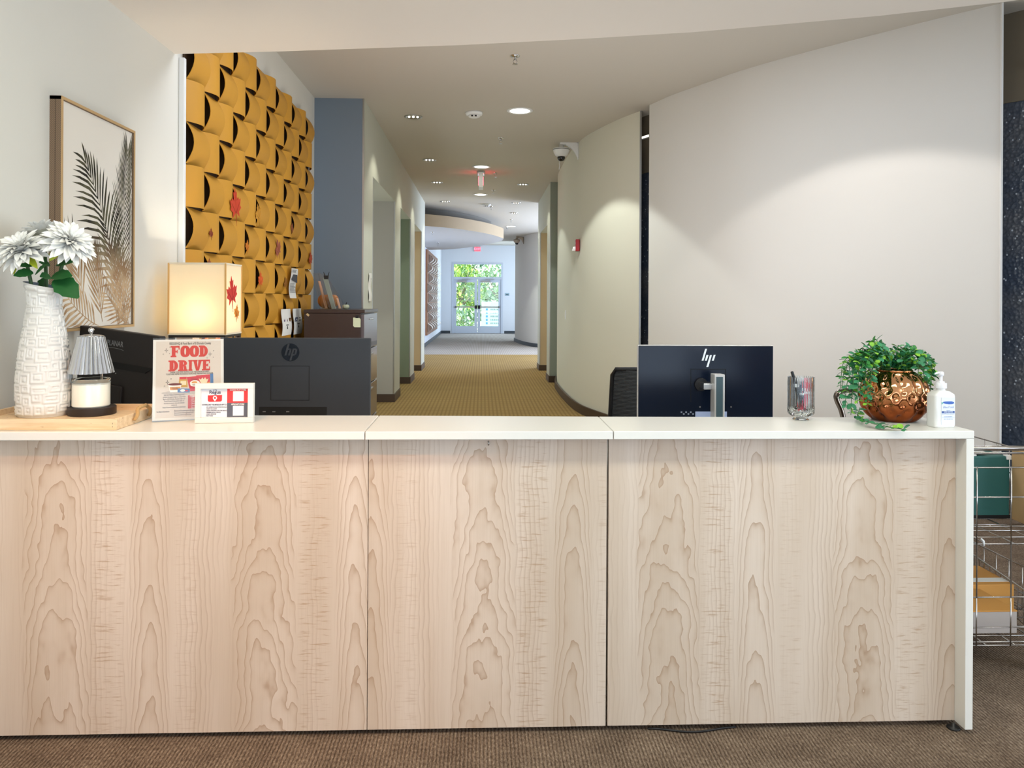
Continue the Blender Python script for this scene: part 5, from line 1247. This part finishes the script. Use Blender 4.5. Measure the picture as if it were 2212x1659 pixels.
lme = [lf(gm_[0], .30).mesh('leaf_mesh', gm_[0], True), lf(gm_[1], .46).mesh('leaf_mesh', gm_[1], True), lf(gm_[2], .42).mesh('leaf_mesh', gm_[2], True), lf(gm_[3], .26).mesh('leaf_mesh', gm_[3], True), lf(gm_[1], .38).mesh('leaf_mesh', gm_[1], True)]
lraw = [lf(None, .30), lf(None, .46), lf(None, .42), lf(None, .26), lf(None, .38)]
r5 = random.Random(21)
sprigs = []   # end pixel, depth, arch height, leaf size, round?
top = Vector((QX, QY, CT+PH))
for e in ((1816, 838, 2.40, .06, 0), (1818, 862, 2.38, .07, 0), (1826, 880, 2.37, .08, 1), (1838, 896, 2.36, .08, 1), (1852, 872, 2.335, .075, 1), (1872, 878, 2.325, .07, 0), (1868, 850, 2.325, .07, 0), (1880, 862, 2.32, .06, 1), (1842, 858, 2.35, .07, 0),
          (1834, 818, 2.42, .06, 0), (1828, 800, 2.44, .06, 0), (1846, 782, 2.44, .05, 0), (1862, 768, 2.43, .05, 0), (1880, 756, 2.42, .05, 0), (1888, 752, 2.46, .04, 1), (1900, 770, 2.40, .05, 1), (1914, 778, 2.38, .04, 1), (1924, 772, 2.44, .04, 0),
          (1940, 768, 2.46, .04, 0), (1954, 772, 2.46, .05, 0), (1968, 770, 2.45, .05, 0), (1986, 784, 2.43, .05, 0), (2000, 796, 2.43, .06, 0), (2014, 808, 2.44, .06, 0), (2020, 816, 2.46, .06, 0), (2012, 828, 2.42, .07, 0), (2004, 838, 2.40, .07, 0), (1996, 824, 2.37, .07, 1), (1984, 812, 2.35, .06, 1),
          (2010, 845, 2.46, .07, 0), (1850, 830, 2.38, .06, 0), (1862, 812, 2.36, .06, 0), (1878, 800, 2.35, .05, 0), (1884, 820, 2.335, .06, 0), (1980, 796, 2.38, .05, 0), (1966, 786, 2.38, .04, 0), (1906, 790, 2.36, .04, 0), (1948, 790, 2.37, .03, 0),
          (1840, 840, 2.46, .06, 0), (1850, 800, 2.48, .06, 0), (1930, 778, 2.52, .05, 0), (1970, 782, 2.52, .05, 0), (1990, 800, 2.52, .06, 0), (1896, 765, 2.50, .05, 0), (1872, 785, 2.40, .05, 1), (2008, 893, 2.50, .08, 0), (1860, 838, 2.34, .065, 0), (1874, 832, 2.335, .06, 0)):
    q = oy(e[0], e[1], e[2]); end = Vector((q.x, q.y, q.z)); hd = end-top; hor = Vector((hd.x, hd.y, 0))
    st_ = top+hor.normalized()*rr_*.7 + Vector((0, 0, -.004)); c1_ = top+hor*.45+Vector((0, 0, e[3]*.9)); c2_ = Vector((end.x*.92+top.x*.08, end.y*.92+top.y*.08, max(end.z+.03, min(top.z+e[3]*.6, end.z+.10))))
    sprigs.append(([st_, c1_, c2_, end], e[4], .0225 if e[4] else .0195))
tr_ = [oz(1852, 900, CT+.012), oz(1866, 908, CT+.016), oz(1885, 915, CT+.014), oz(1910, 921, CT+.010), oz(1935, 925, CT+.010), oz(1960, 929, CT+.008)]
tr0 = oy(1858, 880, 2.335)
sprigs.append(([Vector(p) for p in ((tr0.x, tr0.y, tr0.z),)]+[Vector((p.x, p.y, p.z)) for p in tr_], 2, .021))
count = 0; extra = MB(); extra_m = [gm_[0], gm_[1], gm_[2], gm_[3]]; midx = [0, 1, 2, 3, 1]; stems = MB()
inv = wmat(t).inverted()
for path, kind_, ls in sprigs:
    pts = catmull(path, 7)
    stems.tube(pts, .0011, 5)
    acc = 0; n_ = len(pts)
    for i in range(1, n_):
        seg = (pts[i]-pts[i-1]); acc += seg.length
        if acc < (.0115 if kind_ != 2 else .0125): continue
        acc = 0; d = seg.normalized()
        for sd in (-1, 1):
            p = pts[i]; side = d.cross(Vector((0, -.5, .85))).normalized()*sd
            v = (side*r5.uniform(.6, 1.1)+d*r5.uniform(.3, .9)+Vector((r5.uniform(-.4, .4), r5.uniform(-.6, .2), r5.uniform(-.3, .5)))).normalized()
            q_ = v.to_track_quat('Y', 'Z').to_matrix().to_4x4()
            l = ls*r5.uniform(.7, 1.15)*(1 if i < n_-3 else .75)
            if kind_ == 0: c_ = r5.choices([0, 3, 2, 4, 1], [5, 3, 2.4, 2, .6])[0]
            else: c_ = r5.choices([1, 4, 2, 0], [5, 2, 2, 1.5])[0]
            Mx = Matrix.Translation(p) @ q_ @ Matrix.Rotation(r5.uniform(-.7, .7), 4, 'Y') @ Matrix.Scale(l, 4)
            low_ = min((Mx @ w_v).z for w_v in lraw[c_].v)
            if low_ < CT+.001: Mx = Matrix.Translation((0, 0, CT+.0015-low_)) @ Mx
            if count < 298 and (kind_ == 2 or p.y < 2.445): inst('leaf', lme[c_], t, inv @ Mx); count += 1
            else: extra.cur = midx[c_]; extra.add(lraw[c_].v, lraw[c_].f, Mx)
stems.build('stem', mat('plant_stem', rgb(70, 120, 60), .6), t, smooth=True, kind='stuff')
# inner filling leaves
for k in range(330):
    a = r5.uniform(0, 2*PI); rr2 = r5.uniform(.2, 1)**.5; p = Vector((QX+.095*rr2*math.cos(a), QY+.03+.07*rr2*math.sin(a), CT+PH+.004+.045*(1-rr2*.8)*r5.uniform(.2, 1)))
    v = Vector((math.cos(a)*rr2+r5.uniform(-.5, .5), math.sin(a)*rr2+r5.uniform(-.5, .5), r5.uniform(.0, .9))).normalized(); c_ = r5.choice([0, 0, 3, 3, 4, 2])
    if p.y < QY-.045: continue
    extra.cur = midx[c_]; extra.add(lraw[c_].v, lraw[c_].f, Matrix.Translation(p) @ v.to_track_quat('Y', 'Z').to_matrix().to_4x4() @ Matrix.Rotation(r5.uniform(-1, 1), 4, 'Y') @ Matrix.Scale(r5.uniform(.014, .022), 4))
extra.build('foliage', extra_m, t, smooth=True, kind='stuff')
for (ax, ay, bx_, by_) in ((1901, 768, 1917, 749), (1910, 776, 1924, 762)):
    p, q = oy(ax, ay, 2.42), oy(bx_, by_, 2.42); mb = MB(); mb.tube([p, (p+q)/2+Vector((.002, 0, 0)), q], [.0012, .0018, .0006], 6); mb.build('bare_twig', black_plastic, t)

# ------------------------------------------------------------------ hand sanitizer
bot = mat('milky_bottle', rgb(226, 226, 224), .28, coat=.2); pump_m = mat('pump_white', rgb(228, 228, 232), .35)
a, c = oz(2010, 925, CT+.0005), oz(2062, 928.5, CT+.0005); SX = (oy(2009, 880, 2.29).x+oy(2066, 880, 2.275).x)/2; SY = 2.295
sw = .0345; sd = .024
t = thing('sanitizer_bottle', 'white pump bottle of hand sanitizer on the right corner of the counter', 'bottle', (SX, SY, CT+.0003), R(6))
zS = oy(2036, 853, SY-sd).z-CT; zN = oy(2036, 843, SY).z-CT
def sq(rx_, ry_, z, n_=40, e_=.35): return [(rx_*math.copysign(abs(math.cos(2*PI*k/n_))**e_, math.cos(2*PI*k/n_)), ry_*math.copysign(abs(math.sin(2*PI*k/n_))**e_, math.sin(2*PI*k/n_)), z) for k in range(n_)]
secs = [sq(sw*.94, sd*.9, 0), sq(sw*.99, sd*.98, .003), sq(sw*1.0, sd, .007), sq(sw*1.0, sd, zS-.006), sq(sw*.98, sd*.98, zS), sq(sw*.60, sd*.72, zS+.009), sq(.0125, .0125, zN, e_=1), sq(.0118, .0118, zN+.010, e_=1)]
mb = MB(); n_ = 40
for s_ in secs: mb.v += [Vector(p) for p in s_]
for j in range(len(secs)-1):
    for i in range(n_): i2 = (i+1) % n_; mb.f.append((j*n_+i, j*n_+i2, (j+1)*n_+i2, (j+1)*n_+i))
mb.f.append(list(range(n_-1, -1, -1))); mb.f.append([(len(secs)-1)*n_+i for i in range(n_)]); mb.mi = [0]*len(mb.f)
mb.build('bottle_body', bot, t, local=True, auto=50)
zc = zN+.006
MB().lathe([(.0155, zc), (.0165, zc+.001), (.0165, zc+.015), (.0155, zc+.0165), (.010, zc+.017), (.010, zc+.021), (.0048, zc+.0215), (.0048, zc+.040)], 28).build('pump_collar', pump_m, t, local=True, auto=40)
zt_ = zc+.038
mb = MB(); mb.lathe([(.0072, zt_), (.0085, zt_+.002), (.0085, zt_+.009), (.0065, zt_+.0125), (0, zt_+.013)], 20); mb.build('pump_head', pump_m, t, local=True, auto=40)
mb = MB(); mb.tube([(.004, 0, zt_+.0085), (-.010, 0, zt_+.009), (-.018, 0, zt_+.0065), (-.021, 0, zt_+.0045)], [.005, .0038, .0028, .002], 10); mb.build('spout', pump_m, t, local=True, smooth=True)
lbl = mat('label_white', rgb(218, 225, 240), .35); lblue = mat('label_blue', rgb(44, 92, 178), .4); lnavy = mat('label_navy', rgb(30, 70, 140), .4); lgrey = mat('label_grey', rgb(150, 164, 196), .5); lteal = mat('label_teal', rgb(110, 180, 170), .5)
LF = frame((0.006, -sd-.0004, 0), (1, 0, 0), (0, 0, 1))
lw_ = sw*1.30; x0 = -lw_/2
mb = MB(); mb.prism([(-lw_/2, .010), (lw_/2, .010), (lw_/2, zS-.008), (-lw_/2, zS-.008)], 0, .0005, LF); mb.build('label_panel', lbl, t, local=True)
lh_ = zS-.018; ly = lambda f_: .010+lh_*f_
mb = MB(); mb.prism([(x0+lw_*.10, ly(.80)), (x0+lw_*.3, ly(.765)), (x0+lw_*.55, ly(.745)), (x0+lw_*.8, ly(.75)), (x0+lw_*.95, ly(.79)), (x0+lw_*.90, ly(.83)), (x0+lw_*.75, ly(.855)), (x0+lw_*.3, ly(.855)), (x0+lw_*.14, ly(.845))], .0005, .0008, LF); mb.build('blue_swoosh', lblue, t, local=True)
mb = MB(); mb.prism([(x0+lw_*.0, ly(.74)), (x0+lw_*.07, ly(.755)), (x0+lw_*.13, ly(.79)), (x0+lw_*.10, ly(.825)), (x0+lw_*.0, ly(.82))], .0005, .0008, LF); mb.build('teal_flourish', lteal, t, local=True)
txt('BlueTotal', .0098, t, LF @ T(.0, ly(.64), .0007), lgrey, shear=.3, sx=.95)
mb = MB(); mb.prism([(x0+lw_*.02, ly(.430)), (x0+lw_*.97, ly(.430)), (x0+lw_*.97, ly(.495)), (x0+lw_*.02, ly(.495))], .0005, .0008, LF); mb.build('navy_bar', lnavy, t, local=True)
txt('HAND SANITIZER', .0037, t, LF @ T(0, ly(.4625), .001), lbl, bold=.02)
txt('Advanced', .0032, t, LF @ T(0, ly(.525), .0007), lgrey); txt('Kills 99.99% of most common germs', .0033, t, LF @ T(0, ly(.395), .0007), lgrey, sx=.85)
txt('MOISTURIZING', .0040, t, LF @ T(0, ly(.29), .0007), lgrey); txt('18 FL OZ (532 mL)', .0038, t, LF @ T(0, ly(.20), .0007), lgrey)
mb = MB(); mb.box(x0+lw_*.03, x0+lw_*.97, ly(.248), ly(.255), .0005, .0008, LF); mb.build('rule', lgrey, t, local=True)

# ------------------------------------------------------------------ shelf lamp with lit box shade
lx0, lx1, ly0, ly1 = -1.462, -1.200, 3.65, 3.885; lz0, lz1 = oy(430, 722, 3.65).z, oy(430, 569, 3.65).z
shade_m = bpy.data.materials.new('lit_fabric'); shade_m.use_nodes = True; nt = shade_m.node_tree; nt.nodes.clear(); out = nt.nodes.new('ShaderNodeOutputMaterial'); mx = nt.nodes.new('ShaderNodeMixShader')
d_ = nt.nodes.new('ShaderNodeBsdfDiffuse'); tr = nt.nodes.new('ShaderNodeBsdfTranslucent'); d_.inputs[0].default_value = rgb(242, 234, 218); tr.inputs[0].default_value = rgb(250, 242, 224); mx.inputs[0].default_value = .55
nt.links.new(d_.outputs[0], mx.inputs[1]); nt.links.new(tr.outputs[0], mx.inputs[2]); nt.links.new(mx.outputs[0], out.inputs[0])
t = thing('shelf_lamp', 'dark framed shelf lamp with a glowing cream box shade beside the gold panelling', 'lamp', ((lx0+lx1)/2, (ly0+ly1)/2, 0))
MB().box(lx0, lx1, ly0, ly0+.002, lz0, lz1).build('shade_panel', shade_m, t); MB().box(lx1-.002, lx1, ly0+.002, ly1, lz0, lz1).build('shade_panel', shade_m, t)
MB().box(lx0, lx0+.002, ly0+.002, ly1, lz0, lz1).build('shade_panel', shade_m, t); MB().box(lx0+.002, lx1-.002, ly1-.002, ly1, lz0, lz1).build('shade_panel', shade_m, t)
seam = mat('shade_seam', rgb(226, 178, 110), .7)
for (x_, y_) in ((lx0, ly0), (lx1, ly0), (lx0, ly1), (lx1, ly1)): MB().box(x_-.0035, x_+.0035, y_-.0035, y_+.0035, lz0-.001, lz1+.001).build('shade_seam', seam, t)
e_ = .004; hem_m = mat('shade_hem', rgb(236, 222, 196), .7)
for z in (lz0, lz1):
    mb = MB(); mb.box(lx0-.002, lx1+.002, ly0-.003, ly0+.002, z-e_, z+e_); mb.box(lx1-.002, lx1+.003, ly0+.002, ly1, z-e_, z+e_); mb.box(lx0-.003, lx0+.002, ly0+.002, ly1, z-e_, z+e_); mb.box(lx0, lx1, ly1-.002, ly1+.003, z-e_, z+e_)
    mb.build('shade_hem', hem_m, t)
bulb_m = mat('bulb_glow', rgb(255, 230, 170), .4, emit=(1, .78, .45, 1), estr=18)
lampx, lampy, lampz = (lx0+lx1)/2+.005, (ly0+ly1)/2-.03, lz0+.085
MB().lathe([(.012, -.05), (.014, -.03), (.028, .0), (.026, .018), (.012, .030), (0, .032)], 20, T(lampx, lampy, lampz)).build('bulb', bulb_m, t, smooth=True)
MB().box(lampx-.012, lampx+.012, lampy-.012, lampy+.012, lz0-.02, lampz-.045).build('socket', black_plastic, t)
lamp('POINT', 'shelf_lamp_light', (lampx, lampy, lampz+.01), 11.5, (1, .92, .76), shadow_soft_size=.04)
for (x_, y_) in ((lx0, ly0), (lx1, ly0), (lx0, ly1), (lx1, ly1)): MB().box(min(x_, x_+(.022 if x_ == lx0 else -.022)), max(x_, x_+(.022 if x_ == lx0 else -.022)), min(y_, y_+(.022 if y_ == ly0 else -.022)), max(y_, y_+(.022 if y_ == ly0 else -.022)), 0, lz0-.012).build('post', espresso, t, bevel=.001)
for z in (.12, .52, .94): MB().box(lx0, lx1, ly0, ly1, z, z+.018).build('shelf', espresso, t, bevel=.001)
mb = MB(); z = lz0-.012
mb.box(lx0, lx1, ly0, ly0+.02, z-.004, z+.008); mb.box(lx0, lx1, ly1-.02, ly1, z-.004, z+.008); mb.box(lx0, lx0+.02, ly0+.02, ly1-.02, z-.004, z+.008); mb.box(lx1-.02, lx1, ly0+.02, ly1-.02, z-.004, z+.008); mb.box(lampx-.015, lampx+.015, ly0+.02, ly1-.02, z-.004, z+.006)
mb.build('top_frame', espresso, t)
maple_leaf(501, 634, .15, rgb(214, 50, 40), 8, 'red maple leaf stuck on the right side of the glowing lamp shade', X=lx1+.0015)
maple_leaf(511, 676, .075, rgb(232, 140, 40), -10, 'small orange maple leaf low on the right side of the lamp shade', X=lx1+.0015)
pinkb = mat('blush_card', rgb(232, 206, 184), .7); cop2 = mat('copper_ornament', rgb(200, 120, 80), .3, .8)
SHZ = .958
t = thing('gift_box', 'blush card box on the lamp shelf, left under the shade', 'box', (-1.395, 3.72, SHZ))
MB().box(-.04, .028, -.03, .05, 0, .115).build('box_body', pinkb, t, local=True, bevel=.001); MB().box(-.043, .031, -.033, .053, .112, .142).build('box_lid', pinkb, t, local=True, bevel=.001)
for k, (x_, lab) in enumerate(((-1.318, 'left of two copper ornaments on the lamp shelf, next to the blush box'), (-1.252, 'right of two copper ornaments on the lamp shelf, next to the lamp post'))):
    t = thing('copper_ornament', lab, 'ornament', (x_, 3.72, SHZ)); MB().lathe([(.018, 0), (.03, .03), (.032, .08), (.024, .12), (.014, .135), (.010, .1445), (0, .146)], 20).build('body', cop2, t, local=True, smooth=True)
    MB().lathe([(.02, 0), (.02, .006), (.012, .008)], 16).build('foot', espresso, t, local=True)

# ------------------------------------------------------------------ filing cabinet and what stands on it
cab = mat('espresso_cabinet', rgb(58, 44, 40), .35, coat=.15)
cabf = mat('espresso_drawer', rgb(92, 84, 86), .22, coat=.4)  # greyer than the carcass: reflected grey-blue light put into the drawer colour
kx0, kx1, ky0, ky1, kz = -1.385, -.925, 6.05, 6.80, 1.197
t = thing('filing_cabinet', 'tall dark brown lateral filing cabinet before the blue grey wall', 'filing cabinet', ((kx0+kx1)/2, (ky0+ky1)/2, 0))
MB().box(kx0, kx1-.02, ky0, ky1, 0, kz-.028).build('carcass', cab, t, bevel=.003)
MB().box(kx0-.003, kx1+.012, ky0-.006, ky1+.006, kz-.026, kz).build('top_panel', cab, t, bevel=.003)
for k in range(4):
    z1_ = kz-.036-.289*k; dr = MB().box(kx1-.02, kx1+.006, ky0+.004, ky1-.004, z1_-.28, z1_-.0).build('drawer', cabf, t, bevel=.004)
    MB().box(kx1+.004, kx1+.016, (ky0+ky1)/2-.08, (ky0+ky1)/2+.08, z1_-.05, z1_-.036).build('handle', steel, dr, bevel=.003)
q = oy(785, 700, ky0)
pale_tag = mat('pale_green_tag', rgb(206, 212, 178), .7)
h0, h1 = oy(763, 686, ky0), oy(779, 707, ky0); tagw = h1.x-h0.x; tagh = h0.z-h1.z
t = thing('hang_tag', 'pale green hang tag with a black clip on the side of the filing cabinet', 'tag', (h0.x+tagw/2, ky0, h1.z+tagh/2))
MB().prism([(-.5*tagw, -.35*tagh), (-.32*tagw, -.5*tagh), (.5*tagw, -.5*tagh), (.5*tagw, .35*tagh), (.28*tagw, .5*tagh), (-.5*tagw, .5*tagh)], 0, .002, frame((0, -.001, 0), (1, 0, 0), (0, 0, 1))).build('card', pale_tag, t, local=True)
MB().box(-.01, .014, -.008, 0, tagh*.5-.004, tagh*.5+.018).build('clip', black_plastic, t, local=True, bevel=.001)
q = oy(665, 680, ky0)
t = thing('sticker', 'small tan sticker at the upper left corner of the filing cabinet side', 'tag', M=T(q.x, ky0, q.z) @ Matrix.Rotation(R(40), 4, 'Y'))
MB().box(-.012, .012, -.0015, 0, -.008, .008).build('sticker_face', mat('tan_sticker', rgb(206, 176, 128), .7), t, local=True, bevel=.0006)

KZ = kz+.0005
t = thing('brochure_holder', 'clear tiered acrylic brochure holder with copper coloured cards on the filing cabinet', 'brochure holder', (-1.18, 6.25, KZ))
bxl = oy(690, 667, 6.15).x+1.18; bxr = oy(738, 667, 6.15).x+1.18; ww2 = bxr-bxl
MB().box(bxl, bxr, -.10, .11, 0, .004).build('base_sheet', acr, t, local=True)
card_m = [mat('card_copper', rgb(206, 150, 116), .4), mat('card_rose', rgb(222, 186, 164), .4), mat('card_grey_green', rgb(126, 132, 120), .5)]
for k, (x_, h_) in enumerate(((.10, .285), (.42, .20), (.72, .115))):
    xb = bxl+ww2*x_; lean = -.12*h_/.285-.0
    MB().prism([(xb, .004), (xb+.003, .004), (xb+.003+lean*.55, h_), (xb+lean*.55, h_)], -.10, .10, Matrix.Rotation(PI/2, 4, 'X')).build('tier_sheet', acr, t, local=True)
    MB().prism([(xb+.005, .006), (xb+.011, .006), (xb+.011+lean*.5, h_*.8), (xb+.005+lean*.5, h_*.8)], -.085, -.01, Matrix.Rotation(PI/2, 4, 'X')).build('brochure', card_m[0 if k != 1 else 1], t, local=True)
for s in (-.102, .10): MB().prism([(bxl, .0), (bxr, .0), (bxr-.03, .07), (bxl-.055+.06, .29), (bxl-.055, .29)], s, s+.002, Matrix.Rotation(PI/2, 4, 'X')).build('side_sheet', acr, t, local=True)
p0_, p1_ = oy(714, 640, 6.13), oy(704, 600, 6.13)
t = thing('brochure', 'slim grey green card standing up in the brochure holder', 'brochure', (p0_.x, 6.13, KZ+.005))
dx_ = p1_.x-p0_.x; hz_ = p1_.z-KZ
MB().prism([(.012, 0), (.042, 0), (.012+dx_, hz_-.005), (-.022+dx_, hz_-.005)], -.012, .012, Matrix.Rotation(PI/2, 4, 'X')).build('card', card_m[2], t, local=True)
t = thing('binder_clip', 'black binder clip with two raised handles on top of the grey green card', 'clip', (p1_.x+.004, 6.13, p1_.z-.012))
MB().prism([(-.016, 0), (.016, 0), (.020, .03), (-.020, .03)], -.014, .014, Matrix.Rotation(PI/2, 4, 'X')).build('clip_body', black_plastic, t, local=True, bevel=.003)
for s in (-1, 1): mb = MB(); mb.tube([(s*.014, 0, .028), (s*.018, 0, .045), (s*.022, 0, .058)], [.004, .003, .002], 6); mb.build('clip_handle', black_plastic, t, local=True)
orange_p = mat('orange_pumpkin', rgb(206, 120, 50), .45, var=.2, vscale=20); pale_p = mat('pale_pumpkin', rgb(196, 200, 170), .5)
def pumpkin(px_, py_, yy, r_, m, label, stem_c):
    q = oy(px_, py_, yy); t = thing('pumpkin', label, 'pumpkin', (q.x, yy, KZ))
    mb = MB(); mb.grid(lambda u, v: ((r_*math.sin(PI*v)**.85*(1-.09*abs(math.sin(5*2*PI*u/1)))+.0001)*math.cos(2*PI*u), (r_*math.sin(PI*v)**.85*(1-.09*abs(math.sin(5*2*PI*u)))+.0001)*math.sin(2*PI*u), r_*.78*(1-math.cos(PI*v))*(1-.18*max(0, math.cos(PI*v+PI))**6)), 80, 20, True)
    mb.build('body', m, t, local=True, smooth=True)
    mb = MB(); mb.tube([(0, 0, r_*1.2), (.002, 0, r_*1.6), (.008, 0, r_*1.95)], [r_*.16, r_*.11, r_*.13], 8); mb.build('stem', stem_c, t, local=True, smooth=True)
pumpkin(709, 660, 6.48, .088, orange_p, 'orange pumpkin behind the brochure holder on the filing cabinet', bark)
pumpkin(747, 662, 6.28, .028, pale_p, 'tiny pale green pumpkin with a dark stem right of the brochure holder', black_plastic)

# ------------------------------------------------------------------ wire cart beside the counter
wire = mat('chrome_wire', rgb(176, 172, 168), .22, 1)
gx0, gx1, gy0, gy1 = 1.628, 2.06, 2.55, 3.22
t = thing('wire_cart', 'chrome wire utility cart with two baskets beside the right end of the counter', 'cart', ((gx0+gx1)/2, (gy0+gy1)/2, 0))
zh = oy(2160, 966, gy0).z; zu0 = oy(2160, 1175, gy0).z; zl0 = oy(2160, 1394, gy0).z; zl1 = oy(2160, 1290, gy0).z
def basket(z0_, z1_, rows, nm):
    mb = MB(); r_ = .0026
    xs = [oy(2109, 1100, gy0).x+.0, oy(2183, 1100, gy0).x, gx1-.01]
    for z in rows:
        mb.cyl((gx0, gy0, z), (gx1, gy0, z), r_, 6); mb.cyl((gx0, gy1, z), (gx1, gy1, z), r_, 6); mb.cyl((gx0, gy0, z), (gx0, gy1, z), r_, 6); mb.cyl((gx1, gy0, z), (gx1, gy1, z), r_, 6)
    for x_ in xs: mb.cyl((x_, gy0-.003, z0_), (x_, gy0-.003, z1_), r_*.9, 6); mb.cyl((x_, gy1, z0_), (x_, gy1, z1_), r_*.9, 6)
    k = 9
    for i in range(k+1):
        y_ = gy0+(gy1-gy0)*i/k; mb.cyl((gx0, y_, z0_), (gx1, y_, z0_), r_*.9, 6)
        for x_ in (gx0, gx1): mb.cyl((x_, y_, z0_), (x_, y_, z1_), r_*.7, 6)
    for x_ in (gx0+.10, gx0+.2, gx0+.3): mb.cyl((x_, gy0, z0_-.004), (x_, gy1, z0_-.004), r_, 6)
    mb.build(nm, wire, t, smooth=True)
basket(zu0, oy(2160, 1008, gy0).z, [zu0, oy(2160, 1137, gy0).z, oy(2160, 1074, gy0).z, oy(2160, 1010, gy0).z], 'upper_basket')
basket(zl0, zl1, [zl0, zl0+.012, oy(2160, 1355, gy0).z, zl1], 'lower_basket')
mb = MB()
for x_ in (oy(2109, 1100, gy0).x, oy(2183, 1100, gy0).x): mb.cyl((x_, gy0-.004, zl1), (x_, gy0-.004, zu0), .0026, 6)
mb.build('side_wire', wire, t, kind='stuff')
# slanting divider rail of the lower basket
dv = oy(2105, 1200, 3.12); dv2 = oy(2212, 1274, 2.78); mb = MB(); A_ = Vector((dv.x, dv.y, dv.z)); B_ = Vector((dv2.x, dv2.y, dv2.z))
bl_ = [A_+(B_-A_)*(i/9) for i in range(-1, 11)]
mb.cyl(bl_[0], bl_[-1], .0035, 8); mb.cyl(bl_[0]-Vector((0, 0, .10)), bl_[-1]-Vector((0, 0, .13)), .0028, 8)
for i, p in enumerate(bl_): mb.cyl(p, p-Vector((0, 0, .10+.03*i/11)), .002, 6)
mb.build('divider', wire, t)
mb = MB(); mb.tube([(gx0, gy0-.02, zh-.016), (gx1, gy0-.02, zh-.016)], .004, 8); mb.tube([(gx0, gy0-.02, zh), (gx1, gy0-.02, zh)], .0085, 10);
mb.build('top_rail', wire, t, smooth=True)
for (x_, y_) in ((gx0+.02, gy0+.04), (gx1-.11, gy0+.07), (gx0+.02, gy1-.03), (gx1-.11, gy1-.03)):
    mb = MB(); mb.cyl((x_, y_, .07), (x_, y_, zl0), .008, 8); mb.build('caster_stem', steel, t)
    mb = MB(); mb.cyl((x_-.012, y_, .033), (x_+.012, y_, .033), .033, 20); mb.build('caster', black_plastic, t, bevel=.004)
for (x_, y_) in ((gx0, gy0), (gx1, gy0), (gx0, gy1), (gx1, gy1)): MB().box(x_-.006, x_+.006, y_-.006, y_+.006, zl0, zh if y_ < 3 else zu0+.2).build('corner_post', wire, t, bevel=.002)
kp = oy(2119, 1170, gy0); mb = MB(); mb.tube([(kp.x-.004, gy0-.006, kp.z+.012), (kp.x, gy0-.014, kp.z+.006), (kp.x+.002, gy0-.012, kp.z-.010)], .0035, 6); mb.build('latch_hook', white_metal, t, smooth=True)
teal = mat('teal_crate', rgb(44, 96, 92), .5)
gB = 2.84; r_ = oy(2181, 1050, gB).x; bz = zu0+.004
t = thing('storage_crate', 'dark teal box standing in the upper basket of the wire cart', 'box', ((gx0+r_)/2, gB+.12, bz)); zt_ = oy(2150, 986, gB).z
MB().box(gx0+.02, r_, gB, gB+.3, bz, zt_).build('crate_body', teal, t, bevel=.004)
MB().box(gx0+.018, r_+.002, gB-.002, gB+.302, bz, bz+.012).build('base_band', black_matt, t, bevel=.001)
MB().box(r_-.014, r_+.006, gB-.004, gB+.02, zt_-.012, zt_+.004).build('corner_clip', white_plastic, t, bevel=.002)
t = thing('paper_stack', 'flat stack of white papers lying on the teal box in the cart', 'paper', ((gx0+r_)/2, gB+.1, zt_))
for k, (a_, b) in enumerate(((.02, .25), (.08, .30), (.13, .28))): MB().box(gx0+a_, gx0+b, gB+.005+.01*k, gB+.23+.01*k, zt_+.0005+.006*k, zt_+.006+.006*k).build('sheet_bundle', paper, t, bevel=.0008)
kraft = mat('kraft_card', rgb(198, 164, 118), .8, var=.06, vscale=8)
kx = oy(2185, 1050, 2.83).x
t = thing('cardboard_box', 'upright tan cardboard box at the right edge beside the teal box', 'box', (kx+.05, 2.77, bz)); zk = oy(2200, 983, 2.715).z
MB().box(kx, gx1-.008, 2.715, 2.83, bz, zk).build('carton', kraft, t, bevel=.002)
MB().box(kx+.02, kx+.045, 2.7142, 2.715, zk-.12, zk).build('tape', mat('tan_tape', rgb(176, 138, 92), .3), t)
gb = 2.63; oz_ = zl0+.005; rB = oy(2197, 1350, gb).x; zb_ = oy(2150, 1319, gb).z
orange_card = mat('orange_kraft', rgb(204, 146, 72), .7); grey_card = mat('grey_card', rgb(176, 166, 160), .7)
t = thing('shoe_box', 'grey sided flat box with an orange lid in the lower basket', 'box', ((gx0+rB)/2, gb+.12, oz_))
MB().box(gx0+.03, rB, gb, gb+.20, oz_, zb_-.0046).build('box_body', grey_card, t, bevel=.002)
MB().box(gx0+.028, rB+.001, gb-.001, gb+.202, zb_-.0045, zb_).build('box_lid', orange_card, t, bevel=.001)
t = thing('flat_parcel', 'flat orange parcel with a pale paper band lying behind the grey box', 'box', (1.70, 2.96, oz_))
MB().box(gx0+.03, oy(2160, 1270, 2.92).x, gb+.21, gb+.42, oz_, zb_+.012).build('parcel_body', orange_card, t, bevel=.002)
MB().box(gx0+.0295, oy(2160, 1270, 2.92).x+.0005, gb+.24, gb+.28, oz_, zb_+.0128).build('paper_band', paper, t)
